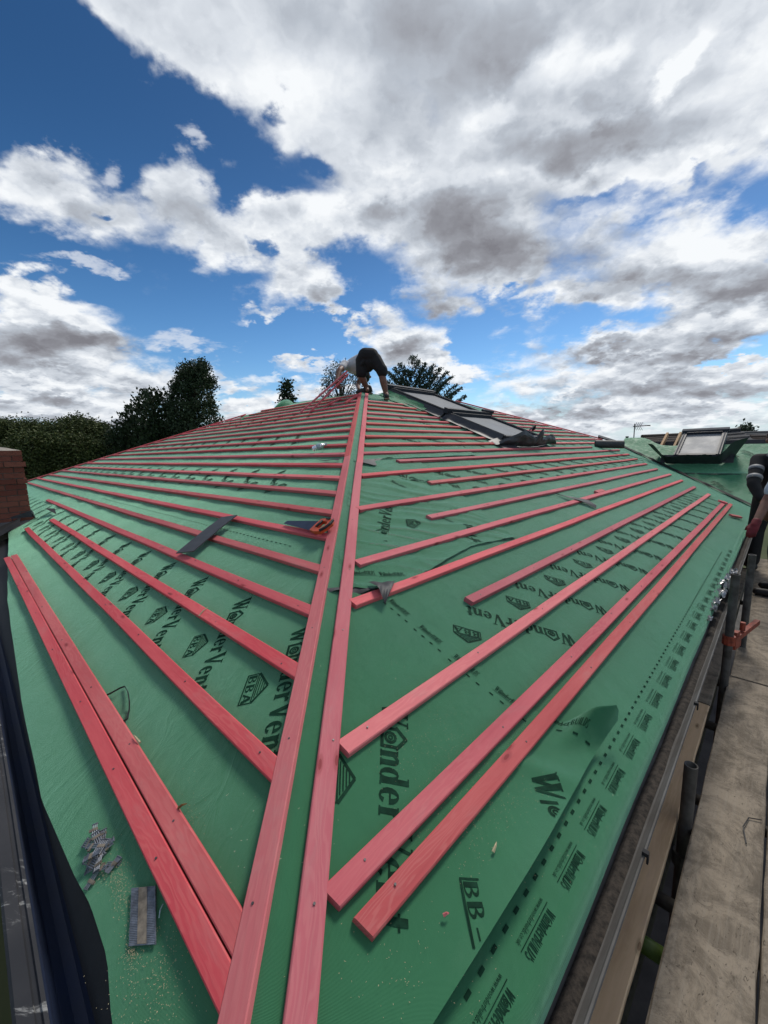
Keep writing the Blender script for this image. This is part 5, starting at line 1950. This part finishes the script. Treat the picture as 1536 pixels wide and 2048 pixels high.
# neighbouring bungalows beyond the wing
def bungalow(corner_px, Y, wpx, roof_mat, label, eave_drop, depth=7.0, skew=(0, 0)):
    (xa, ya), (xb, yb) = corner_px
    A_, B_ = at(xa, ya, Y), at(xb, yb, Y + skew[0])
    e_ = empty('neighbour_house', Vector((A_.x, A_.y, 0)), label, 'house', 'neighbouring houses')
    u = (B_ - A_)
    u.z = 0
    f_ = Vector((-u.y, u.x, 0)).normalized()
    if f_.y > 0:
        f_ = -f_
    zt_ = min(A_.z, B_.z)
    ze = zt_ - eave_drop
    mb = MB()
    hw = eave_drop * 1.9
    r0, r1 = Vector((A_.x, A_.y, A_.z)), Vector((B_.x, B_.y, B_.z))
    e0, e1 = r0 + f_ * hw, r1 + f_ * hw
    b0, b1 = r0 - f_ * hw, r1 - f_ * hw
    for q in (e0, e1, b0, b1):
        q.z = ze
    mb.add([r0, r1, e1, e0], [(0, 1, 2, 3)])
    mb.add([r0, r1, b1, b0], [(3, 2, 1, 0)])
    # courses of tiles as shallow steps
    n_ = 9
    for i in range(n_):
        a_ = r0.lerp(e0, (i + .96) / n_) + UPZ * .02
        b_ = r1.lerp(e1, (i + .96) / n_) + UPZ * .02
        mb.box(a_, b_ - a_, (e0 - r0).normalized() * .06, UPZ * .03)
    mb.tube(r0 + UPZ * .02, r1 + UPZ * .02, .10, n=8)
    mb.build('roof', roof_mat, e_)
    mb = MB()
    ins = f_ * .4
    w0, w1, w2, w3 = e0 - ins, e1 - ins, b1 + ins, b0 + ins
    for q in (w0, w1, w2, w3):
        q.z = 0
    mb.add([w0, w1, w2, w3] + [q + UPZ * (ze + .02) for q in (w0, w1, w2, w3)] + [r0 - UPZ * .05, r1 - UPZ * .05], [(0, 1, 5, 4), (1, 2, 6, 5), (2, 3, 7, 6), (3, 0, 4, 7), (4, 7, 8), (5, 9, 6)])
    mb.build('wall', 'render', e_)
    for k in (.25, .6):
        p_ = w0.lerp(w1, k) + UPZ * 1.0 + f_ * .01
        mb = MB()
        mb.box(p_, (w1 - w0).normalized() * 1.2, f_ * .05, UPZ * 1.1)
        fr2 = mb.build('window', 'white', e_)
        mb = MB()
        mb.box(p_ + (w1 - w0).normalized() * .08 + UPZ * .08, (w1 - w0).normalized() * 1.04, f_ * .056, UPZ * .94)
        mb.build('pane', 'glass', fr2)
    return e_


bungalow(((1284, 873), (1372, 869)), 27, 0, 'tile_brown', 'far bungalow with long low brown tiled roof beyond the wing', 1.1, skew=(1.5,))
bungalow(((1366, 869), (1479, 860)), 22, 0, 'tile_dark', 'house with dark slate grey roof behind the lead-skirted roof window', 1.5, skew=(0,))
bungalow(((1482, 866), (1640, 862)), 31, 0, 'tile_grey', 'far house with pale grey roof at the right edge', 1.0, skew=(1,))
bungalow(((1500, 874), (1700, 872)), 24, 0, 'tile_brown', 'low brown roofed house in front of the pale grey roof, right edge', .7, skew=(0,))

# television aerial on its mast
a0 = at(1270, 884, 26)
ant = empty('tv_aerial', Vector((a0.x, a0.y, a0.z - 2.5)), 'television aerial on a thin mast against the cloud at the right', 'aerial')
mb = MB()
mt_ = at(1269.5, 848, 26)
mb.tube(Vector((mt_.x, mt_.y, a0.z - 2.5)), mt_ + UPZ * .02, .030, n=8)
mb.build('mast', 'steel', ant)
mb = MB()
b1_, b0_ = at(1301, 850.5, 25.5), at(1266, 853, 26)
mb.tube(b0_, b1_, .026, n=6)
mb.build('boom', 'steel', ant)
for k in range(4):
    c = at(1270 + 3.4 * k, 852.5, 26)
    for s_ in (1, -1):
        mb = MB()
        mb.tube(c, c + Vector((.17 + .02 * k, .1, .25 * s_)), .013, n=6)
        mb.build('element', 'steel', ant)
for k in range(5):
    c = at(1284 + 3.4 * k, 851.5, 25.8)
    mb = MB()
    mb.tube(c - Vector((0, .2, .03)), c + Vector((0, .2, .03)), .010, n=6)
    mb.build('element', 'steel', ant)
# stub of a flue
f0 = at(1254, 877, 15)
fl = empty('flue_pipe', Vector((f0.x, f0.y, f0.z - .3)), 'short dark flue stub above the wing roof, left of the aerial', 'flue')
mb = MB()
mb.tube(f0 - UPZ * .3, f0 + UPZ * .03, .035, n=10)
mb.build('pipe', 'rubber', fl)
mb = MB()
mb.tube(f0 + UPZ * .03, f0 + UPZ * .08, .052, n=10)
mb.build('cap', 'rubber', fl)
# humps of green membrane showing beyond the far hip
for (x_, y_, w_, h_, Y, lab) in ((573, 806, 50, 13, 9.6, 'hump of green membrane beyond the roof in front of the spruce'), (496, 829, 26, 6, 9.4, 'small green membrane fold on the far edge of the left slope')):
    c = at(x_, y_, Y)
    mb = MB()
    W_, Hh = w_ / F_PX * Y, h_ / F_PX * Y
    mb.grid(lambda a, b: c + Vector(((a - .5) * W_ * 1.2, (b - .5) * .9, -.32 + (Hh + .24) * max(0, math.sin(a * math.pi)) ** .8 * math.sin(b * math.pi) ** .5 + .02 * fnoise(a * 6, b * 5, 2))), 18, 8, flip=False)
    tag(mb.build('membrane_hump', 'membrane', smooth=True), lab, 'membrane')


# ------------------------------------------------------------------ things lying on the roof
def place(ob, F_, u, s, h, rot):
    """stand an object's local xyz on a slope, x turned rot from the eave direction"""
    Z = F_.n
    X = F_.d * math.cos(rot) + F_.s * math.sin(rot)
    Y = Z.cross(X)
    mt = Matrix.Identity(4)
    o_ = F_.pt(u, s, h)
    for i in range(3):
        mt[i][0], mt[i][1], mt[i][2], mt[i][3] = X[i], Y[i], Z[i], o_[i]
    return mt


def set_root(e_, mt):
    e_.matrix_basis = mt
    return e_


def child(mb, name, mat, root, smooth=False):
    """mesh given in the root's own axes"""
    ob = mb.build(name, mat, smooth=smooth)
    ob.parent = root
    return ob


# dark board across two battens
A_, B_ = on_slope(SL, 369, 1104, .03), on_slope(SL, 458, 1032, .03)
X = (B_ - A_)
mb = MB()
L_ = X.length
for i in range(1):
    n_ = 10
    pr = [(-.078, 0), (.078, 0), (.078, -.006), (-.078, -.006)]
    V = [(L_ * i / n_, y + .002 * fnoise(i * .7, y * 40), z + .004 * math.sin(i / n_ * 3.1) + .0015 * fnoise(i, y * 30)) for i in range(n_ + 1) for (y, z) in pr]
    F = [(i * 4 + k, i * 4 + (k + 1) % 4, (i + 1) * 4 + (k + 1) % 4, (i + 1) * 4 + k)[::-1] for i in range(n_) for k in range(4)] + [(0, 1, 2, 3), (n_ * 4 + 3, n_ * 4 + 2, n_ * 4 + 1, n_ * 4)]
    mb.add(V, F)
ob = mb.build('dark_strip', 'slate')
X.normalize()
Z = (SL.n - X * SL.n.dot(X)).normalized()
Y = Z.cross(X)
mt = Matrix.Identity(4)
for i in range(3):
    mt[i][0], mt[i][1], mt[i][2], mt[i][3] = X[i], Y[i], Z[i], A_[i]
ob.matrix_basis = mt
tag(ob, 'flat black strip of board lying askew across two battens on the left slope', 'board')

# handsaw: blue blade, orange and black handle, resting on a batten
saw = empty('handsaw', SL.pt(0, 0), 'handsaw with orange and black handle leaning on the hip batten', 'saw')
hA, hB = on_slope(SL, 640, 1050, .03), on_slope(SL, 556, 1042, .012)
X = (hB - hA)
bl_ = X.length
X.normalize()
Z = (SL.n * .8 + SL.s * -.1)
Z = (Z - X * Z.dot(X)).normalized()
Y = Z.cross(X)
mt = Matrix.Identity(4)
for i in range(3):
    mt[i][0], mt[i][1], mt[i][2], mt[i][3] = X[i], Y[i], Z[i], hA[i]
saw.matrix_basis = mt @ Matrix.Scale(.84, 4)
sy = 1 if Y.dot(SL.s) < 0 else -1                                       # towards the eave
mb = MB()
prof_ = [(0, -.045), (.42, -.012), (.42, .022), (.0, .070)]
mb.add([(x, y * sy, .001) for x, y in prof_] + [(x, y * sy, -.001) for x, y in prof_], [(0, 1, 2, 3), (7, 6, 5, 4), (0, 4, 5, 1), (1, 5, 6, 2), (2, 6, 7, 3), (3, 7, 4, 0)])
child(mb, 'blade', 'blade', saw)
mb = MB()
hp_ = [(.03, -.05), (-.04, -.062), (-.100, -.050), (-.118, -.02), (-.112, .03), (-.085, .075), (-.03, .085), (.03, .072)]
hi_ = [(-.005, -.022), (-.03, -.03), (-.065, -.026), (-.078, -.008), (-.076, .022), (-.058, .045), (-.030, .048), (-.008, .036)]
nq = len(hp_)
P = [(x, y * sy, z) for z in (.015, -.012) for x, y in hp_] + [(x, y * sy, z) for z in (.015, -.012) for x, y in hi_]
F = []
for i in range(nq):
    j = (i + 1) % nq
    F += [(i, j, 2 * nq + j, 2 * nq + i), (nq + j, nq + i, 3 * nq + i, 3 * nq + j), (j, i, nq + i, nq + j), (2 * nq + i, 2 * nq + j, 3 * nq + j, 3 * nq + i)]
mb.add(P, F)
child(mb, 'handle', 'orange', saw)
mb = MB()
mb.path([(-.108, -.045 * sy, .016), (-.116, .0, .017), (-.108, .04 * sy, .017), (-.08, .072 * sy, .016)], .010, 6)
mb.path([(-.006, -.030 * sy, .016), (-.012, .0, .018), (-.006, .038 * sy, .016)], .009, 6)
mb.path([(-.03, -.055 * sy, .016), (-.07, -.050 * sy, .016)], .008, 6)
child(mb, 'grip', 'rubber', saw)

# crushed clear plastic bottle
bt = empty('plastic_bottle', SL.pt(0, 0), 'crushed clear plastic bottle lying on the left slope near the hip', 'bottle')
bA, bB = on_slope(SL, 627, 904, .0), on_slope(SL, 655, 893, .0)
X = (bB - bA)
bl_ = X.length
X.normalize()
Z = (SL.n - X * SL.n.dot(X)).normalized()
Y = Z.cross(X)
mt = Matrix.Identity(4)
for i in range(3):
    mt[i][0], mt[i][1], mt[i][2], mt[i][3] = X[i], Y[i], Z[i], (bA + SL.n * .030)[i]
bt.matrix_basis = mt
mb = MB()
rr = [(0, .018), (.01, .030), (.05, .033), (.09, .029), (.13, .033), (.17, .032), (.195, .022), (.215, .013), (.235, .013)]
k_ = bl_ / .25
mb.grid(lambda a, b: ((lambda i, f_: (k_ * (rr[i][0] * (1 - f_) + rr[i + 1][0] * f_), math.cos(b * 6.28318) * (rr[i][1] * (1 - f_) + rr[i + 1][1] * f_) * (1 + .18 * fnoise(a * 8, b * 5, 3)), math.sin(b * 6.28318) * (rr[i][1] * (1 - f_) + rr[i + 1][1] * f_) * (.85 + .2 * fnoise(a * 7, b * 4, 9))))(min(int(a * 8), 7), a * 8 - min(int(a * 8), 7))), 32, 18)
child(mb, 'bottle_body', 'pet', bt, True)
mb = MB()
mb.tube((k_ * .228, 0, 0), (k_ * .252, 0, 0), .0155, n=14)
child(mb, 'cap', 'white', bt)
mb = MB()
mb.tube((k_ * .085, 0, 0), (k_ * .135, 0, 0), .0325, .0335, n=16, cap=False)
MAT['label'] = simple('bottle_label', (.45, .58, .60), .5, .2, 60)
child(mb, 'label_band', 'label', bt, True)

# pile of loose collated nails
random.seed(5)
pu, ps = SL.px(205, 1702)
np_ = empty('nail_pile', SL.pt(pu, ps, HT), 'heap of loose collated nails on the membrane by the left eave', 'nails')
set_root(np_, place(np_, SL, pu, ps, HT + .003, 0))


def px_dir(F_, x0, y0, x1, y1, h=HT):
    a_, b_ = on_slope(F_, x0, y0, h), on_slope(F_, x1, y1, h)
    return a_, b_


mi = np_.matrix_basis.inverted()
for c in range(22):
    # short broken runs of nails still held by their strip
    x_, y_ = random.gauss(204, 8), random.gauss(1700, 22)
    c0 = mi @ on_slope(SL, x_, y_, HT + .004)
    c0.z = .004 + random.uniform(0, .016) * math.exp(-((x_ - 205) ** 2 / 200 + (y_ - 1700) ** 2 / 800))
    an = random.uniform(0, 6.28)
    d_ = Vector((math.cos(an), math.sin(an), random.uniform(-.25, .25)))
    sd_ = Vector((-math.sin(an), math.cos(an), random.uniform(-.3, .3)))
    for k in range(random.choice((3, 4, 5))):
        p_ = c0 + sd_ * k * .0042
        mb = MB()
        mb.tube(p_, p_ + d_ * .034, .00135, n=6)
        mb.tube(p_ + d_ * .034, p_ + d_ * .0352, .0032, n=8)
        child(mb, 'nail', 'nail', np_)
    mb = MB()
    mb.cbox(c0 + d_ * .02 + sd_ * .007, d_ * .007, sd_ * .018, Vector((0, 0, .0036)))
    child(mb, 'paper_strip', 'collate', np_)

# a full strip of collated nails
sA, sB = on_slope(SL, 289, 1776, HT), on_slope(SL, 287, 1893, HT)
stp = empty('nail_strip', sA, 'flat strip of collated nails beside the double batten near the eave', 'nails')
X = (sB - sA)
sl_ = X.length
X.normalize()
Y = SL.n.cross(X)
mt = Matrix.Identity(4)
for i in range(3):
    mt[i][0], mt[i][1], mt[i][2], mt[i][3] = X[i], Y[i], SL.n[i], (sA + SL.n * .003)[i]
stp.matrix_basis = mt
wv = (on_slope(SL, 313, 1834, HT) - on_slope(SL, 263, 1838, HT)) * .5       # the nails are raked, as in a clipped-head strip
wx, wy = wv.dot(X), wv.dot(Y)
NN = 36
for k in range(NN):
    x_ = sl_ * (k + .5) / NN
    j_ = random.uniform(-.02, .02)
    mb = MB()
    mb.tube((x_ - wx * (1 + j_), -wy * (1 + j_), .0022), (x_ + wx * (1 + j_), wy * (1 + j_), .0022), .00128, n=6)
    e_ = 1.04 if k % 2 else 1.02
    mb.tube((x_ + wx * .98, wy * .98, .0022), (x_ + wx * e_, wy * e_, .0022), .0019, n=6)
    child(mb, 'nail', 'nail', stp)
mb = MB()
mb.grid(lambda a, b: (sl_ * (.01 + .97 * a) + wx * (-.36 + .72 * b), wy * (-.36 + .72 * b) + .001 * fnoise(a * 20, b), .0042 + .0006 * fnoise(a * 30, b * 3)), 30, 3)
child(mb, 'paper_strip', 'collate', stp)
bl_, tw_ = on_slope(SL, 318, 1836, HT + .004), on_slope(SL, 326, 1808, HT + .008)
mb = MB()
mb.path([bl_, bl_.lerp(tw_, .5) + SL.n * .004, tw_], .0012, 5)
mb.path([bl_.lerp(tw_, .5) + SL.n * .004, on_slope(SL, 321, 1822, HT + .003)], .0012, 5)
tag(mb.build('blue_wire', 'label'), 'tiny forked scrap of pale blue wire beside the nail strip', 'wire')

# loop of black packing strap
pts = [on_slope(SL, x_, y_, HT + .006 + .006 * (i % 3)) for i, (x_, y_) in enumerate(((205, 1394), (222, 1386), (240, 1376), (249, 1373), (255, 1384), (258, 1402), (258, 1418), (254, 1438), (246, 1443), (238, 1447)))]
mb = MB()
P = []
for p_ in pts:
    P += [p_ - SL.n * .004, p_ + SL.n * .003, p_ + SL.n * .003 + SL.s * .002, p_ - SL.n * .004 + SL.s * .002]
F = []
for i in range(len(pts) - 1):
    for k in range(4):
        F.append((i * 4 + k, i * 4 + (k + 1) % 4, i * 4 + 4 + (k + 1) % 4, i * 4 + 4 + k))
mb.add(P, F)
tag(mb.build('packing_strap', 'rubber'), 'bent loop of thin black packing strap on the lower left slope', 'strap')

# offcuts of batten
def offcut(F_, x, y, l_, rot, label, h=.0):
    mb = MB()
    u, s = F_.px(x, y, h)
    mb.box((0, -.025, -.025), (l_, 0, 0), (0, .05, 0), (0, 0, .025))
    ob = mb.build('batten_offcut', 'batten')
    ob.matrix_basis = place(ob, F_, u, s, h, rot)
    return tag(ob, label, 'offcut', 'loose red battens and offcuts')


offcut(SR, 1193, 983, .26, .0, 'stub of red batten lying against a batten below the lead roll', .003)
offcut(SR, 1462, 1029, .20, -.55, 'reddish brown offcut on the green eave beside the twin battens\' far end', .012)
offcut(SR, 1438, 1000, .12, -1.2, 'short cross piece of red batten at the far end of the twin battens', .024)

# black torn strip hanging over a batten
mb = MB()
q = [on_slope(SR, 1112, 987, HT + .01), on_slope(SR, 1140, 996, .006), on_slope(SR, 1162, 1002, .006), on_slope(SR, 1192, 1017, HT + .012)]
q2 = [on_slope(SR, 1112, 988, HT + .006), on_slope(SR, 1150, 995, .010), on_slope(SR, 1176, 1000, .012), on_slope(SR, 1193, 1011, HT + .03)]
mb.add(q + q2 + [p_ + SR.n * .002 for p_ in q + q2], [(0, 1, 5, 4), (1, 2, 6, 5), (2, 3, 7, 6), (8, 12, 13, 9), (9, 13, 14, 10), (10, 14, 15, 11)])
tag(mb.build('torn_strip', 'membrane_back'), 'torn black strip of membrane caught over a batten on the right slope', 'scrap')

# roll of grey lining lying at the head of the valley
rA, rB = at(1190, 888, 8.75), at(1248, 889, 8.55)
rol = empty('lead_roll', rA, 'roll of dark grey flashing lying near the top of the valley', 'roll')
mb = MB()
r_ = .083
d_ = (rB - rA).normalized()
n_ = 22
u_ = d_.cross(UPZ).normalized()
V = []
for t_ in (0, .02, .98, 1):
    for i in range(n_):
        rr_ = r_ * (.97 if t_ in (0, 1) else 1)
        a_ = 6.28318 * i / n_
        V.append(rA + (rB - rA) * t_ + (u_ * math.cos(a_) + UPZ * math.sin(a_)) * rr_)
F = [(j * n_ + i, j * n_ + (i + 1) % n_, (j + 1) * n_ + (i + 1) % n_, (j + 1) * n_ + i) for j in range(3) for i in range(n_)]
F += [tuple(range(n_))[::-1], tuple(range(3 * n_, 4 * n_))]
mb.add(V, F)
mb.build('rolled_sheet', 'leadroll', rol, smooth=False)
mb = MB()
P = []
for i in range(40):
    a_ = i * .45
    rr_ = r_ * (.25 + .70 * i / 40)
    P.append(rA - d_ * .002 + (u_ * math.cos(a_) + UPZ * math.sin(a_)) * rr_)
mb.path(P, .003, 4)
mb.build('end_spiral', 'membrane_back', rol)

# scraps: crumpled foil in the gutter, sawdust, slivers
random.seed(21)
foils = [(1452, 1178, .17), (1440, 1196, .12), (1424, 1226, .09), (1458, 1164, .10), (1418, 1248, .05), (1466, 1152, .09), (1432, 1212, .08)]
foil_lab = ['largest crumpled sheet of torn foil in the gutter beside the second pole', 'crumpled foil scrap just below the largest one in the gutter', 'thin foil scrap in the gutter below the crumpled heap', 'crumpled foil scrap at the upper side of the gutter heap', 'tiny silver scrap, lowest in the gutter heap', 'foil scrap farthest along the gutter heap', 'foil shard between the crumpled scraps in the gutter']
for (x_, y_, sz), lab in zip(foils, foil_lab):
    d_ = ray(x_, y_)
    c = EYE + d_ * (-1.13 / d_.z)
    mb = MB()
    mb.grid(lambda a, b: c + dR * ((a - .5) * sz * 1.7) + outR * ((b - .5) * sz * .55) + UPZ * (.03 + sz * .45 * fnoise(a * 5 + x_, b * 5, y_) + .01), 9, 6)
    tag(mb.build('foil_scrap', 'foil'), lab, 'foil scrap', 'torn foil scraps in the right gutter')

mb = MB()
def dust(F_, cx, cy, sx, sy, n_, sz=.00085, h=HT):
    for _ in range(n_):
        x_, y_ = random.gauss(cx, sx), random.gauss(cy, sy)
        p_ = on_slope(F_, x_, y_, h + .002)
        a_ = Vector((random.uniform(-1, 1), random.uniform(-1, 1), random.uniform(-.3, .3))).normalized() * sz * random.uniform(.5, 1.6)
        b_ = F_.n.cross(a_).normalized() * sz * random.uniform(.3, .7)
        mb.add([p_ - a_ - b_, p_ + a_ - b_, p_ + a_ + b_, p_ - a_ + b_, p_ + F_.n * sz * .6], [(0, 1, 4), (1, 2, 4), (2, 3, 4), (3, 0, 4)])


for q in ((SL, 212, 1745, 12, 14, 165), (SL, 242, 1768, 10, 34, 255), (SL, 264, 1905, 7, 22, 135), (SL, 330, 1935, 22, 50, 165), (SL, 262, 1860, 10, 60, 135), (SL, 385, 1640, 14, 60, 90), (SL, 300, 1980, 50, 60, 135)):
    dust(*q)
for q in ((SR, 880, 1480, 60, 40, 340), (SR, 930, 1610, 50, 60, 260), (SR, 830, 1940, 80, 60, 120), (SR, 1000, 1700, 60, 70, 160), (SR, 1060, 1560, 40, 60, 160)):
    dust(*q, h=HT + .012)
tag(mb.build('sawdust', 'sawdust'), kind='stuff')

for (F_, x0, y0, x1, y1, mt_, lab) in ((SL, 357, 1616, 374, 1607, 'leafscrap', 'curled brown splinter beside the upper double batten'), (SL, 398, 1232, 416, 1214, 'sawdust', 'pale wood sliver standing by a batten on the left slope'), (SR, 986, 1704, 993, 1684, 'sawdust', 'pale straw-like sliver on the membrane right of the twin battens'), (SR, 887, 1831, 898, 1826, 'batten', 'tiny red splinter below the ends of the twin battens'), (SL, 396, 1000, 404, 995, 'batten', 'small pink splinter on the left slope above the black strip'),
                                      (SL, 280, 1485, 268, 1470, 'sawdust', 'thin wood shaving at the edge of the double batten')):
    a_, b_ = on_slope(F_, x0, y0, .0), on_slope(F_, x1, y1, .006)
    if F_ is SR:
        a_, b_ = on_slope(F_, x0, y0, HT + .02), on_slope(F_, x1, y1, HT + .022)
    mb = MB()
    mb.path([a_, a_.lerp(b_, .5) + F_.n * .004, b_], [.004, .003, .001], 5)
    tag(mb.build('wood_splinter', mt_), lab, 'splinter', 'splinters on the roof')
